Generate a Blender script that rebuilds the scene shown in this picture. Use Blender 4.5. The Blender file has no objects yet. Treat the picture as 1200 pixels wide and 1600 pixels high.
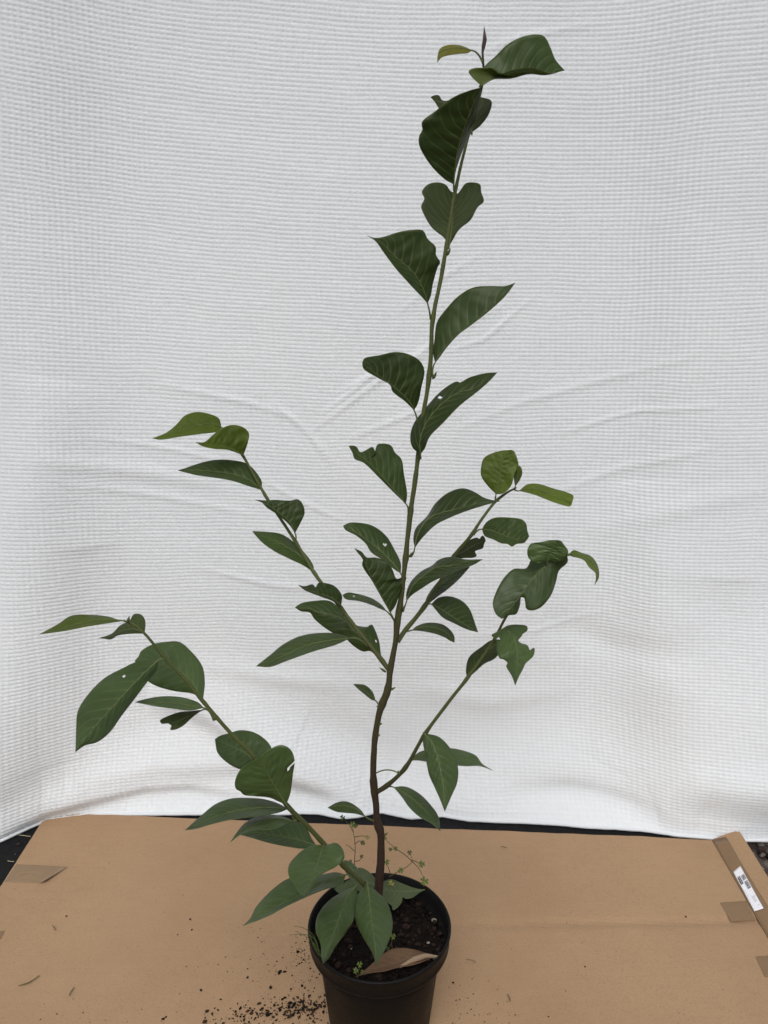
import bpy, bmesh, math, random
import numpy as np
from mathutils import Vector, noise as mnoise

random.seed(7)
rng = np.random.default_rng(11)
S = bpy.context.scene
COL = S.collection

# ------------------------------------------------------------------ camera
H = 0.97                       # camera height above the ground (m)
PITCH = math.radians(15.0)     # looking slightly down
F = 1200.0                     # focal length in photo pixels (1200 x 1600 frame)
cam = bpy.data.cameras.new('camera'); cam.sensor_fit = 'VERTICAL'
cam.sensor_height = 36.0; cam.lens = 36.0 * F / 1600.0
cam.clip_start = 0.02; cam.clip_end = 500
camo = bpy.data.objects.new('camera', cam); COL.objects.link(camo)
camo.location = (0, 0, H); camo.rotation_euler = (math.radians(90) - PITCH, 0, 0)
S.camera = camo

# ------------------------------------------------------------------ sky, sun, exposure
SUN_EL, SUN_AZ = math.radians(54), math.radians(187)     # soft overcast light from behind the camera
w = bpy.data.worlds.new('World'); S.world = w; w.use_nodes = True
nt = w.node_tree; bg = nt.nodes['Background']
sky = nt.nodes.new('ShaderNodeTexSky'); sky.sky_type = 'NISHITA'; sky.sun_disc = False
sky.sun_elevation = SUN_EL; sky.sun_rotation = SUN_AZ
sky.air_density = 1.0; sky.dust_density = 4.0; sky.ozone_density = 1.0
hs = nt.nodes.new('ShaderNodeHueSaturation'); hs.inputs['Saturation'].default_value = 0.22   # cloud cover
nt.links.new(sky.outputs[0], hs.inputs['Color']); nt.links.new(hs.outputs[0], bg.inputs['Color'])
bg.inputs['Strength'].default_value = 0.12
sun = bpy.data.lights.new('sun', 'SUN'); sun.energy = 1.1; sun.angle = math.radians(38); sun.color = (1.0, 0.975, 0.94)
suno = bpy.data.objects.new('sun', sun); COL.objects.link(suno)
sd = Vector((math.sin(SUN_AZ) * math.cos(SUN_EL), math.cos(SUN_AZ) * math.cos(SUN_EL), math.sin(SUN_EL)))
suno.rotation_euler = sd.to_track_quat('Z', 'Y').to_euler(); suno.location = sd * 5
vs = S.view_settings; vs.view_transform = 'Standard'; vs.look = 'None'; vs.gamma = 1; vs.use_curve_mapping = False
vs.exposure = 0.0
S.cycles.max_bounces = 8; S.cycles.transmission_bounces = 6

# ------------------------------------------------------------------ pixel <-> world
cp, sp = math.cos(PITCH), math.sin(PITCH)
def ray(px, py):
    xc, yc = (px - 600) / F, (800 - py) / F
    return Vector((xc, cp + yc * sp, -sp + yc * cp))
def P(px, py, Y):              # point of the sight line at distance Y
    d = ray(px, py); return Vector((0, 0, H)) + d * (Y / d.y)
def G(px, py, z=0.0):          # point of the sight line at height z
    d = ray(px, py); return Vector((0, 0, H)) + d * ((z - H) / d.z)
def depth_of(p): return p.y * cp - (p.z - H) * sp

# ------------------------------------------------------------------ helpers
def tag(o, label=None, cat=None, group=None, kind=None):
    if label: o['label'] = label
    if cat: o['category'] = cat
    if group: o['group'] = group
    if kind: o['kind'] = kind
    return o
def mesh_obj(name, verts, faces, mats, parent=None, smooth=True, mat_idx=None):
    me = bpy.data.meshes.new(name); me.from_pydata([tuple(v) for v in verts], [], faces); me.update()
    if not isinstance(mats, (list, tuple)): mats = [mats]
    for m in mats: me.materials.append(m)
    if mat_idx is not None: me.polygons.foreach_set('material_index', mat_idx)
    if smooth: me.polygons.foreach_set('use_smooth', [True] * len(me.polygons))
    o = bpy.data.objects.new(name, me); COL.objects.link(o)
    if parent: o.parent = parent; o.matrix_parent_inverse = parent.matrix_world.inverted()
    return o
def empty(name, loc):
    o = bpy.data.objects.new(name, None); COL.objects.link(o); o.location = loc
    o.empty_display_size = 0.02
    bpy.context.view_layer.update(); return o
def cr(pts, n):
    """Catmull-Rom through pts (tuples of any length), n samples by arc length of the first two/three coords."""
    pts = [np.array(p, float) for p in pts]
    if len(pts) == 2: pts = [pts[0], (pts[0] + pts[1]) / 2, pts[1]]
    ext = [2 * pts[0] - pts[1]] + pts + [2 * pts[-1] - pts[-2]]
    out = []
    for i in range(1, len(ext) - 2):
        p0, p1, p2, p3 = ext[i - 1:i + 3]
        t0 = 0.0; a = .5
        t1 = t0 + max(np.linalg.norm((p1 - p0)[:2]) ** a, 1e-6); t2 = t1 + max(np.linalg.norm((p2 - p1)[:2]) ** a, 1e-6)
        t3 = t2 + max(np.linalg.norm((p3 - p2)[:2]) ** a, 1e-6)
        for t in np.linspace(t1, t2, 14, endpoint=False):
            A1 = (t1 - t) / (t1 - t0) * p0 + (t - t0) / (t1 - t0) * p1
            A2 = (t2 - t) / (t2 - t1) * p1 + (t - t1) / (t2 - t1) * p2
            A3 = (t3 - t) / (t3 - t2) * p2 + (t - t2) / (t3 - t2) * p3
            B1 = (t2 - t) / (t2 - t0) * A1 + (t - t0) / (t2 - t0) * A2
            B2 = (t3 - t) / (t3 - t1) * A2 + (t - t1) / (t3 - t1) * A3
            out.append((t2 - t) / (t2 - t1) * B1 + (t - t1) / (t2 - t1) * B2)
    out.append(pts[-1]); out = np.array(out)
    k = min(3, out.shape[1]) if out.shape[1] != 4 else 2
    s = np.concatenate([[0], np.cumsum(np.linalg.norm(np.diff(out[:, :k], axis=0), axis=1))])
    s /= s[-1]
    tt = np.linspace(0, 1, n)
    return np.stack([np.interp(tt, s, out[:, c]) for c in range(out.shape[1])], 1)
def tube(name, path, radii, mats, parent=None, sides=10, attr=None, rough=0.0, seed=0):
    """path: world points, radii: metres"""
    V, Fc, at = [], [], []
    n = len(path); path = [Vector(p) for p in path]
    up = Vector((0.13, 0.97, 0.2)).normalized()
    for i, p in enumerate(path):
        t = (path[min(i + 1, n - 1)] - path[max(i - 1, 0)]).normalized()
        a = up.cross(t).normalized(); b = t.cross(a)
        for k in range(sides):
            th = 2 * math.pi * k / sides
            r = radii[i]
            if rough: r *= 1 + rough * mnoise.noise(Vector((math.cos(th) * 1.3 + seed, math.sin(th) * 1.3, i * 0.45)))
            V.append(p + a * (math.cos(th) * r) + b * (math.sin(th) * r)); at.append(attr[i] if attr is not None else 0)
    for i in range(n - 1):
        for k in range(sides):
            Fc.append((i * sides + k, i * sides + (k + 1) % sides, (i + 1) * sides + (k + 1) % sides, (i + 1) * sides + k))
    Fc.append(tuple(range(sides))[::-1]); Fc.append(tuple((n - 1) * sides + k for k in range(sides)))
    o = mesh_obj(name, V, Fc, mats, parent)
    if attr is not None:
        a = o.data.attributes.new('age', 'FLOAT', 'POINT'); a.data.foreach_set('value', at)
    return o
def chunk(c, r, squash=0.6, rnd=random):
    """an irregular crumb: 12 verts of a jittered icosahedron"""
    g = (1 + 5 ** .5) / 2
    base = [(-1, g, 0), (1, g, 0), (-1, -g, 0), (1, -g, 0), (0, -1, g), (0, 1, g), (0, -1, -g), (0, 1, -g), (g, 0, -1), (g, 0, 1), (-g, 0, -1), (-g, 0, 1)]
    fs = [(0, 11, 5), (0, 5, 1), (0, 1, 7), (0, 7, 10), (0, 10, 11), (1, 5, 9), (5, 11, 4), (11, 10, 2), (10, 7, 6), (7, 1, 8), (3, 9, 4), (3, 4, 2), (3, 2, 6), (3, 6, 8), (3, 8, 9), (4, 9, 5), (2, 4, 11), (6, 2, 10), (8, 6, 7), (9, 8, 1)]
    a = rnd.uniform(0, 6.28); ca, sa = math.cos(a), math.sin(a); ex = rnd.uniform(.7, 1.7)
    vs_ = []
    for v in base:
        q = [x / 1.9 * r * rnd.uniform(.65, 1.25) for x in v]
        q[0] *= ex
        vs_.append((c[0] + ca * q[0] - sa * q[1], c[1] + sa * q[0] + ca * q[1], c[2] + q[2] * squash))
    return vs_, fs

# ------------------------------------------------------------------ materials
def mat(name):
    m = bpy.data.materials.new(name); m.use_nodes = True
    return m, m.node_tree, m.node_tree.nodes['Principled BSDF'], m.node_tree.nodes['Material Output']
def nd(t, typ, **kw):
    n = t.nodes.new(typ)
    for k, v in kw.items():
        if k in n.inputs.keys() if isinstance(k, str) else False: n.inputs[k].default_value = v
        else: setattr(n, k, v)
    return n
def mth(t, op, a, b=None, c=None, clamp=False):
    n = t.nodes.new('ShaderNodeMath'); n.operation = op; n.use_clamp = clamp
    for i, x in enumerate((a, b, c)):
        if x is None: continue
        if isinstance(x, (int, float)): n.inputs[i].default_value = x
        else: t.links.new(x, n.inputs[i])
    return n.outputs[0]
def mixc(t, fac, a, b, blend='MIX'):
    n = t.nodes.new('ShaderNodeMix'); n.data_type = 'RGBA'; n.blend_type = blend
    for s, x in ((n.inputs[0], fac), (n.inputs[6], a), (n.inputs[7], b)):
        if isinstance(x, (int, float)): s.default_value = x
        elif isinstance(x, tuple): s.default_value = x if len(x) == 4 else (*x, 1)
        else: t.links.new(x, s)
    return n.outputs[2]
def noise(t, scale, detail=4, rough=.6, vec=None, coord='Object'):
    n = t.nodes.new('ShaderNodeTexNoise'); n.inputs['Scale'].default_value = scale
    n.inputs['Detail'].default_value = detail; n.inputs['Roughness'].default_value = rough
    if vec is None:
        tc = t.nodes.new('ShaderNodeTexCoord'); vec = tc.outputs[coord]
    t.links.new(vec, n.inputs['Vector']); return n.outputs[0]
def ramp(t, fac, stops):
    n = t.nodes.new('ShaderNodeValToRGB'); e = n.color_ramp.elements
    while len(e) < len(stops): e.new(0.5)
    for i, (p, c) in enumerate(stops):
        e[i].position = p; e[i].color = c if len(c) == 4 else (*c, 1)
    t.links.new(fac, n.inputs[0]); return n.outputs[0]
def bump(t, h, bsdf, dist=.001, strength=1.0):
    n = t.nodes.new('ShaderNodeBump'); n.inputs['Distance'].default_value = dist; n.inputs['Strength'].default_value = strength
    t.links.new(h, n.inputs['Height']); t.links.new(n.outputs[0], bsdf.inputs['Normal']); return n

def leaf_mat(name, blade, vein, rough=.42, spec=.32, trans=.32, tcol=(.15, .21, .018), veins=10.0, vstr=.35, blotch=(.5, .5, .3)):
    m, t, b, out = mat(name)
    au = nd(t, 'ShaderNodeAttribute', attribute_name='leaf_u'); av = nd(t, 'ShaderNodeAttribute', attribute_name='leaf_v')
    u, v = au.outputs['Fac'], av.outputs['Fac']
    oi = t.nodes.new('ShaderNodeObjectInfo')
    absv = mth(t, 'ABSOLUTE', v)
    wob = noise(t, 45, 2)
    ph = mth(t, 'SUBTRACT', u, mth(t, 'MULTIPLY', mth(t, 'POWER', absv, 1.25), .24))
    ph = mth(t, 'ADD', ph, mth(t, 'MULTIPLY', wob, .05))
    ph = mth(t, 'ADD', mth(t, 'MULTIPLY', ph, veins), mth(t, 'MULTIPLY', mth(t, 'SIGN', v), .22))
    fr = mth(t, 'ABSOLUTE', mth(t, 'SUBTRACT', mth(t, 'FRACT', ph), .5))     # 0 on a vein
    line = nd(t, 'ShaderNodeMapRange'); line.interpolation_type = 'SMOOTHSTEP'
    line.inputs['From Min'].default_value = .13; line.inputs['From Max'].default_value = .0
    t.links.new(fr, line.inputs['Value'])
    fade = mth(t, 'SUBTRACT', 1.0, mth(t, 'MULTIPLY', absv, .85), clamp=True)
    vl = mth(t, 'MULTIPLY', mth(t, 'MULTIPLY', line.outputs[0], fade), vstr)
    mot = noise(t, 26, 5, .65); mot2 = noise(t, 400, 3, .6)
    col = mixc(t, ramp(t, mot, [(.3, (0, 0, 0)), (.75, (1, 1, 1))]), tuple(c * .78 for c in blade), tuple(c * 1.22 for c in blade))
    rnd = mth(t, 'ADD', mth(t, 'MULTIPLY', oi.outputs['Random'], .5), .75)
    mul = t.nodes.new('ShaderNodeVectorMath'); mul.operation = 'SCALE'
    t.links.new(col, mul.inputs[0]); t.links.new(rnd, mul.inputs['Scale'])
    col = mixc(t, vl, mul.outputs[0], vein)
    speck = nd(t, 'ShaderNodeMapRange'); speck.inputs['From Min'].default_value = .70; speck.inputs['From Max'].default_value = .78
    t.links.new(mot2, speck.inputs['Value'])
    col = mixc(t, mth(t, 'MULTIPLY', speck.outputs[0], .25), col, tuple(c * 2.2 for c in blade))
    # thin pale margin
    mg = nd(t, 'ShaderNodeMapRange'); mg.inputs['From Min'].default_value = .955; mg.inputs['From Max'].default_value = 1.0
    t.links.new(absv, mg.inputs['Value'])
    col = mixc(t, mth(t, 'MULTIPLY', mg.outputs[0], .45), col, vein)
    t.links.new(col, b.inputs['Base Color'])
    b.inputs['Specular IOR Level'].default_value = spec
    t.links.new(mth(t, 'ADD', mth(t, 'MULTIPLY', noise(t, 60, 3), .22), rough - .1), b.inputs['Roughness'])
    hgt = mth(t, 'ADD', mth(t, 'MULTIPLY', mth(t, 'SMOOTH_MIN', fr, .3, .2), mth(t, 'MULTIPLY', fade, 1.0)), mth(t, 'MULTIPLY', noise(t, 700, 3), .12))
    bump(t, hgt, b, .0015, .8)
    tr = t.nodes.new('ShaderNodeBsdfTranslucent')
    tc = t.nodes.new('ShaderNodeVectorMath'); tc.operation = 'SCALE'; tc.inputs[0].default_value = tcol; t.links.new(rnd, tc.inputs['Scale'])
    t.links.new(mixc(t, vl, tc.outputs[0], tuple(c * .8 for c in tcol)), tr.inputs['Color'])
    mx = t.nodes.new('ShaderNodeMixShader'); mx.inputs[0].default_value = trans
    t.links.new(b.outputs[0], mx.inputs[1]); t.links.new(tr.outputs[0], mx.inputs[2]); t.links.new(mx.outputs[0], out.inputs['Surface'])
    return m
M = {}
M['leaf'] = leaf_mat('leaf_upper', (.042, .069, .018), (.16, .19, .065), vstr=.75)
M['leaf_under'] = leaf_mat('leaf_under', (.044, .060, .019), (.15, .185, .07), rough=.6, spec=.25, vstr=.65)
M['young'] = leaf_mat('young_leaf_upper', (.105, .150, .017), (.21, .26, .06), tcol=(.24, .30, .02), trans=.38)
M['young_under'] = leaf_mat('young_leaf_under', (.085, .115, .022), (.18, .23, .06), rough=.55, spec=.3, tcol=(.26, .36, .03), trans=.36)
M['mid'] = leaf_mat('soft_leaf_upper', (.067, .107, .033), (.19, .25, .11), tcol=(.19, .27, .04), trans=.30, vstr=.36, spec=.38)
M['yellowing'] = leaf_mat('yellowing_leaf', (.15, .15, .02), (.12, .06, .02), tcol=(.34, .32, .03), trans=.4, vstr=.2)
M['pale'] = leaf_mat('pale_leaf', (.085, .11, .05), (.19, .23, .11), rough=.65, spec=.25, trans=.15)
M['dry'] = leaf_mat('dry_leaf', (.125, .072, .040), (.22, .14, .085), rough=.7, spec=.25, trans=.08, tcol=(.25, .15, .06), vstr=.55)
M['dry_under'] = leaf_mat('dry_leaf_under', (.27, .19, .125), (.33, .24, .16), rough=.75, spec=.2, trans=.08, tcol=(.25, .15, .06), vstr=.2)

def simple(name, c1, c2, scale, rough=.6, spec=.4, bscale=200, bdist=.0005, metal=0, detail=5, lo=.35, hi=.68):
    m, t, b, o = mat(name)
    t.links.new(mixc(t, ramp(t, noise(t, scale, detail), [(lo, (0, 0, 0)), (hi, (1, 1, 1))]), c1, c2), b.inputs['Base Color'])
    b.inputs['Roughness'].default_value = rough; b.inputs['Specular IOR Level'].default_value = spec
    if bdist: bump(t, noise(t, bscale, 4), b, bdist)
    return m
M['midrib'] = simple('midrib', (.085, .11, .038), (.13, .16, .06), 120, .5, .3, bdist=0)
M['petiole_dark'] = simple('petiole', (.10, .15, .04), (.16, .21, .065), 120, .5, .3, bdist=0)
M['bud'] = simple('bud', (.055, .03, .035), (.09, .06, .05), 300, .6, .3)
# bark: 'age' attribute carries the growth colour from green shoot (0) to brown wood (1)
m, t, b, o = mat('bark'); M['bark'] = m
ag = nd(t, 'ShaderNodeAttribute', attribute_name='age')
n1 = noise(t, 90, 6, .7)
green = mixc(t, n1, (.062, .078, .022), (.115, .132, .045)); brown = mixc(t, n1, (.018, .009, .007), (.055, .030, .023))
wood = mixc(t, mth(t, 'ADD', ag.outputs['Fac'], mth(t, 'MULTIPLY', mth(t, 'SUBTRACT', n1, .5), .7), clamp=True), green, brown)
lent = nd(t, 'ShaderNodeMapRange'); lent.inputs['From Min'].default_value = .66; lent.inputs['From Max'].default_value = .74
t.links.new(noise(t, 420, 2), lent.inputs['Value'])
t.links.new(mixc(t, mth(t, 'MULTIPLY', lent.outputs[0], .5), wood, (.16, .12, .09)), b.inputs['Base Color'])
b.inputs['Roughness'].default_value = .7; b.inputs['Specular IOR Level'].default_value = .22
bump(t, noise(t, 260, 5, .7), b, .0012)
# cloth
m, t, b, o = mat('waffle_cloth'); M['cloth'] = m
t.links.new(mixc(t, ramp(t, noise(t, 2.2, 4), [(.35, (0, 0, 0)), (.7, (1, 1, 1))]), (.79, .82, .845), (.82, .842, .862)), b.inputs['Base Color'])
b.inputs['Roughness'].default_value = .92; b.inputs['Specular IOR Level'].default_value = .12
b.inputs['Sheen Weight'].default_value = .15
bump(t, noise(t, 900, 3), b, .0006)
tr = t.nodes.new('ShaderNodeBsdfTranslucent'); tr.inputs['Color'].default_value = (.75, .76, .76, 1)
mx = t.nodes.new('ShaderNodeMixShader'); mx.inputs[0].default_value = .12
t.links.new(b.outputs[0], mx.inputs[1]); t.links.new(tr.outputs[0], mx.inputs[2]); t.links.new(mx.outputs[0], o.inputs['Surface'])
# cardboard
def card(name, k=1.0):
    m, t, b, o = mat(name)
    tc = t.nodes.new('ShaderNodeTexCoord')
    mp = t.nodes.new('ShaderNodeMapping'); mp.inputs['Scale'].default_value = (9, 130, 9); t.links.new(tc.outputs['Object'], mp.inputs[0])
    flute = noise(t, 1.0, 3, .5, mp.outputs[0])
    big = noise(t, 3.5, 5, .6); fib = noise(t, 380, 5, .8); med = noise(t, 60, 5, .7)
    c = mixc(t, ramp(t, big, [(.38, (0, 0, 0)), (.62, (1, 1, 1))]), (.335 * k, .214 * k, .124 * k), (.372 * k, .242 * k, .142 * k))
    c = mixc(t, mth(t, 'MULTIPLY', ramp(t, flute, [(.4, (0, 0, 0)), (.75, (1, 1, 1))]), .07), c, (.215 * k, .13 * k, .070 * k))
    c = mixc(t, mth(t, 'MULTIPLY', ramp(t, fib, [(.5, (0, 0, 0)), (.68, (1, 1, 1))]), .6), c, (.19 * k, .12 * k, .065 * k))
    c = mixc(t, mth(t, 'MULTIPLY', ramp(t, med, [(.35, (0, 0, 0)), (.7, (1, 1, 1))]), .30), c, (.395 * k, .258 * k, .150 * k))
    sp_ = ramp(t, noise(t, 130, 2, .5), [(.70, (0, 0, 0)), (.76, (1, 1, 1))])
    c = mixc(t, mth(t, 'MULTIPLY', sp_, .35), c, (.16 * k, .10 * k, .055 * k))
    t.links.new(c, b.inputs['Base Color']); b.inputs['Roughness'].default_value = .82; b.inputs['Specular IOR Level'].default_value = .2
    bump(t, mth(t, 'ADD', mth(t, 'MULTIPLY', fib, .5), mth(t, 'MULTIPLY', flute, .5)), b, .0004, .8)
    return m
M['card'] = card('cardboard'); M['card_edge'] = simple('cardboard_edge', (.25, .165, .095), (.36, .25, .155), 260, .85, .1, 500, .001)
def tapem(name, c, wr):
    m, t, b, o = mat(name)
    t.links.new(mixc(t, noise(t, 25, 4), c, tuple(x * 1.18 for x in c)), b.inputs['Base Color'])
    b.inputs['Roughness'].default_value = .16 if wr else .3; b.inputs['Specular IOR Level'].default_value = .7 if wr else .45
    h = noise(t, 18, 3)
    if wr:
        wv = t.nodes.new('ShaderNodeTexWave'); wv.inputs['Scale'].default_value = 60; wv.inputs['Distortion'].default_value = 9
        wv.inputs['Detail'].default_value = 2; wv.inputs['Detail Scale'].default_value = 1.2
        tc = t.nodes.new('ShaderNodeTexCoord'); t.links.new(tc.outputs['Object'], wv.inputs['Vector'])
        h = mth(t, 'ADD', h, mth(t, 'MULTIPLY', wv.outputs['Fac'], .6)); 
    bump(t, noise(t, 90, 3) if wr else h, b, .0006 if wr else .0008)
    return m
M['tape'] = tapem('parcel_tape', (.185, .112, .056), False); M['tape_wr'] = tapem('wrinkled_parcel_tape', (.215, .138, .074), True)
M['paper'] = simple('label_paper', (.74, .74, .78), (.80, .80, .83), 60, .5, .4, bdist=0)
M['ink'] = simple('label_ink', (.025, .025, .03), (.05, .05, .055), 300, .5, .3, bdist=0)
M['ink_grey'] = simple('label_grey_print', (.33, .36, .42), (.45, .48, .53), 900, .5, .3, bdist=0)
# pot plastic, soils
m, t, b, o = mat('pot_plastic'); M['pot'] = m
c = mixc(t, noise(t, 14, 5), (.0028, .0024, .0025), (.007, .006, .006))
dust = ramp(t, noise(t, 350, 4, .7), [(.63, (0, 0, 0)), (.75, (1, 1, 1))])
c = mixc(t, mth(t, 'MULTIPLY', dust, .6), c, (.05, .042, .036))
t.links.new(c, b.inputs['Base Color']); b.inputs['Specular IOR Level'].default_value = .15
t.links.new(mth(t, 'ADD', mth(t, 'MULTIPLY', noise(t, 30, 4), .3), .34), b.inputs['Roughness'])
bump(t, noise(t, 500, 4), b, .0004)
M['soil'] = simple('potting_soil', (.004, .003, .0025), (.014, .009, .007), 220, .95, .15, 350, .003)
M['soil_red'] = simple('bark_chip', (.014, .008, .006), (.034, .019, .013), 300, .9, .2, 400, .001)
M['crumb'] = simple('soil_crumb', (.018, .011, .007), (.055, .034, .022), 300, .95, .1, 400, .001)
M['soil_pale'] = simple('pale_bit', (.16, .13, .10), (.30, .27, .23), 300, .9, .2, bdist=0)
M['membrane'] = simple('weed_membrane', (.004, .004, .005), (.012, .012, .013), 180, .7, .2, 700, .0012)
M['ground'] = simple('ground_soil', (.045, .034, .030), (.15, .125, .11), 55, .95, .1, 120, .006)
M['stone'] = simple('ground_stones', (.10, .085, .078), (.24, .21, .19), 90, .9, .2, 300, .001)
M['stone_dark'] = simple('ground_clods', (.022, .016, .014), (.06, .045, .04), 90, .95, .1, 300, .001)
M['weed'] = simple('weed_leaf', (.07, .105, .017), (.115, .155, .03), 200, .6, .3, bdist=0)
M['weed_dark'] = simple('weed_leaf_dark', (.03, .047, .011), (.05, .075, .018), 200, .6, .3, bdist=0)
M['weed_yellow'] = simple('weed_leaf_yellow', (.20, .19, .045), (.28, .25, .06), 200, .6, .3, bdist=0)
M['weed_stem'] = simple('weed_stem', (.06, .05, .02), (.09, .07, .03), 200, .6, .3, bdist=0)
M['straw'] = simple('dry_grass', (.10, .085, .04), (.19, .15, .08), 200, .7, .2, bdist=0)
M['straw_pale'] = simple('pale_dry_grass', (.36, .29, .18), (.50, .42, .28), 200, .7, .2, bdist=0)
M['straw_green'] = simple('green_grass', (.05, .075, .02), (.09, .12, .035), 200, .6, .3, bdist=0)

# ================================================================== SETTING
# bare soil sheet
N = 120
xs = np.linspace(-6, 6, N); ys = np.linspace(-3, 9, N)
V = [(x, y, -0.012 + 0.010 * mnoise.noise(Vector((x * 3, y * 3, 0)))) for y in ys for x in xs]
Fc = [(j * N + i, j * N + i + 1, (j + 1) * N + i + 1, (j + 1) * N + i) for j in range(N - 1) for i in range(N - 1)]
ground = tag(mesh_obj('ground', V, Fc, M['ground']), 'grey brown bare soil under and behind the cardboard', 'ground', kind='structure')
# black woven membrane laid on it, its right edge running beside the cardboard flap
mx0, mx1 = -1.7, 0.66
NX, NY = 60, 60
V, Fc = [], []
for j in range(NY):
    for i in range(NX):
        x = mx0 + (mx1 - mx0) * i / (NX - 1); y = 0.1 + 2.0 * j / (NY - 1)
        if i == NX - 1: x += .012 * mnoise.noise(Vector((0, y * 9, 3)))
        V.append((x, y, 0.003 + 0.0025 * mnoise.noise(Vector((x * 7, y * 7, 5)))))
for j in range(NY - 1):
    for i in range(NX - 1):
        Fc.append((j * NX + i, j * NX + i + 1, (j + 1) * NX + i + 1, (j + 1) * NX + i))
tag(mesh_obj('weed_membrane', V, Fc, M['membrane']), 'black weed membrane showing between the cardboard and the white cloth', 'ground cover', kind='structure')
# clods and stones of the open ground at the right, a few on the membrane at the left
V, Fc, mi = [], [], []
for k in range(900):
    if k < 760: x, y, z = random.uniform(.60, 1.1), random.uniform(.75, 1.45), -.006
    else: x, y, z = random.uniform(-.95, -.60), random.uniform(.95, 1.25), .005
    if k < 760 and x < .66 and random.random() < .6: z = .004
    r = random.choice([.002, .003, .004, .006, .009]) * random.uniform(.7, 1.3) * (1 if k < 760 else .45)
    v, f = chunk((x, y, z), r); off = len(V); V += v; Fc += [tuple(a + off for a in q) for q in f]
    mi += [random.choice([0, 1, 1])] * len(f)
tag(mesh_obj('ground_clods', V, Fc, [M['stone'], M['stone_dark']], smooth=False, mat_idx=mi), 'loose grey stones and dark clods on the bare soil', 'gravel', kind='stuff')

# ------------------------------------------------------------------ white waffle cloth
hem_px = [(-520, 1345), (-250, 1335), (0, 1309), (40, 1292), (75, 1279), (140, 1272), (270, 1271), (330, 1270.5), (460, 1269), (500, 1269), (530, 1275), (557, 1274), (580, 1267), (597, 1267),
          (640, 1276), (690, 1271), (730, 1278), (800, 1282), (900, 1288), (960, 1292), (1010, 1297), (1100, 1304), (1130, 1307), (1200, 1308), (1500, 1312), (1800, 1318)]
hem_w = np.array([[*G(a, b, .010)] for a, b in hem_px])
cw, SUB = .0096, 3
x0, x1 = -1.25, 1.25
SU = 4
nu = int((x1 - x0) / cw) * SU
nv = 238 * SUB
U = np.arange(nu + 1) / SU; Vv = np.arange(nv + 1) / SUB
row_h = .0061 + (.0081 - .0061) * np.clip(np.arange(0, 239) / 200., 0, 1)
cum = np.concatenate([[0], np.cumsum(row_h)])
hgt = np.interp(Vv, np.arange(len(cum)), cum)
gx, gh = np.meshgrid(x0 + U * cw, hgt)
gu, gv = np.meshgrid(U, Vv)
def vnoise(X, Z, seed):       # smooth value noise, vectorised
    r = np.random.default_rng(seed).random((64, 64)) * 2 - 1
    xi = np.floor(X).astype(int); zi = np.floor(Z).astype(int); fx = X - xi; fz = Z - zi
    fx = fx * fx * (3 - 2 * fx); fz = fz * fz * (3 - 2 * fz)
    g = lambda a, b: r[a % 64, b % 64]
    return (g(xi, zi) * (1 - fx) + g(xi + 1, zi) * fx) * (1 - fz) + (g(xi, zi + 1) * (1 - fx) + g(xi + 1, zi + 1) * fx) * fz
# weave wanders a little, rows sag towards the middle
gxw = gx + .006 * vnoise(gx * 3.1, gh * 3.1, 1) + .0022 * vnoise(gx * 14, gh * 14, 2)
ghw = gh * (1 + .05 * (gx - .3) ** 2) + np.clip(gh / .3, 0, 1) * (.004 * vnoise(gx * 4, gh * 4, 3) + .0016 * vnoise(gx * 16, gh * 16, 4))
hemY = np.interp(gxw, hem_w[:, 0], hem_w[:, 1])
hemYs = np.interp(gxw, hem_w[::1, 0], np.convolve(np.pad(hem_w[:, 1], 2, mode='edge'), np.ones(5) / 5, 'valid'))
fold = np.exp(-ghw / .10)
hem0 = 1.262 - .03 * np.clip(gxw, -.8, .8) ** 2
baseY = hem0 + (hemYs - hem0) * np.exp(-ghw / .30) + (hemY - hemYs) * np.exp(-ghw / .03)
# bottom sweeps forward over most of the width, hangs straight at the far right and left
xl, xr = P(170, 1250, 1.35).x, P(985, 1250, 1.35).x
sweep = 1 / (1 + np.exp(-(gxw - xl) / .05)) * 1 / (1 + np.exp((gxw - xr) / .035))
baseY = baseY + (.012 + .062 * sweep) * (1 - np.exp(-ghw / .055)) + .19 * ghw - .03 * ghw ** 2
# the left flank comes forward a little as one broad fold
baseY = baseY - .03 * np.exp(-((gxw + 1.02) / .24) ** 2) * np.clip(ghw / .1, 0, 1) * np.exp(-ghw / .8)
def SP(px, py):               # pixel -> (x, height) on the hanging cloth
    p = P(px, py, 1.33 + .2 * np.clip((1300 - py) / 1300, 0, 1)); return p.x, p.z
def ridge(pts, amp, sig, skew=0.0):
    q = np.array([SP(*p) for p in pts]); best = np.full(gxw.shape, 1e9); sgn = np.zeros(gxw.shape); along = np.zeros(gxw.shape)
    L = np.concatenate([[0], np.cumsum(np.linalg.norm(np.diff(q, axis=0), axis=1))])
    for k in range(len(q) - 1):
        a, b_ = q[k], q[k + 1]; d = b_ - a; l2 = (d ** 2).sum()
        tt = np.clip(((gxw - a[0]) * d[0] + (ghw - a[1]) * d[1]) / l2, 0, 1)
        ex, ez = gxw - a[0] - tt * d[0], ghw - a[1] - tt * d[1]
        dd = ex ** 2 + ez ** 2; mk = dd < best
        best = np.where(mk, dd, best); sgn = np.where(mk, np.sign(d[0] * ez - d[1] * ex), sgn); along = np.where(mk, (L[k] + tt * (L[k + 1] - L[k])) / L[-1], along)
    s = np.where(sgn > 0, sig * (1 + skew), sig * (1 - skew))
    return amp * np.exp(-best / s ** 2) * np.sin(np.pi * along) ** .6
D = np.zeros(gxw.shape)
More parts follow.
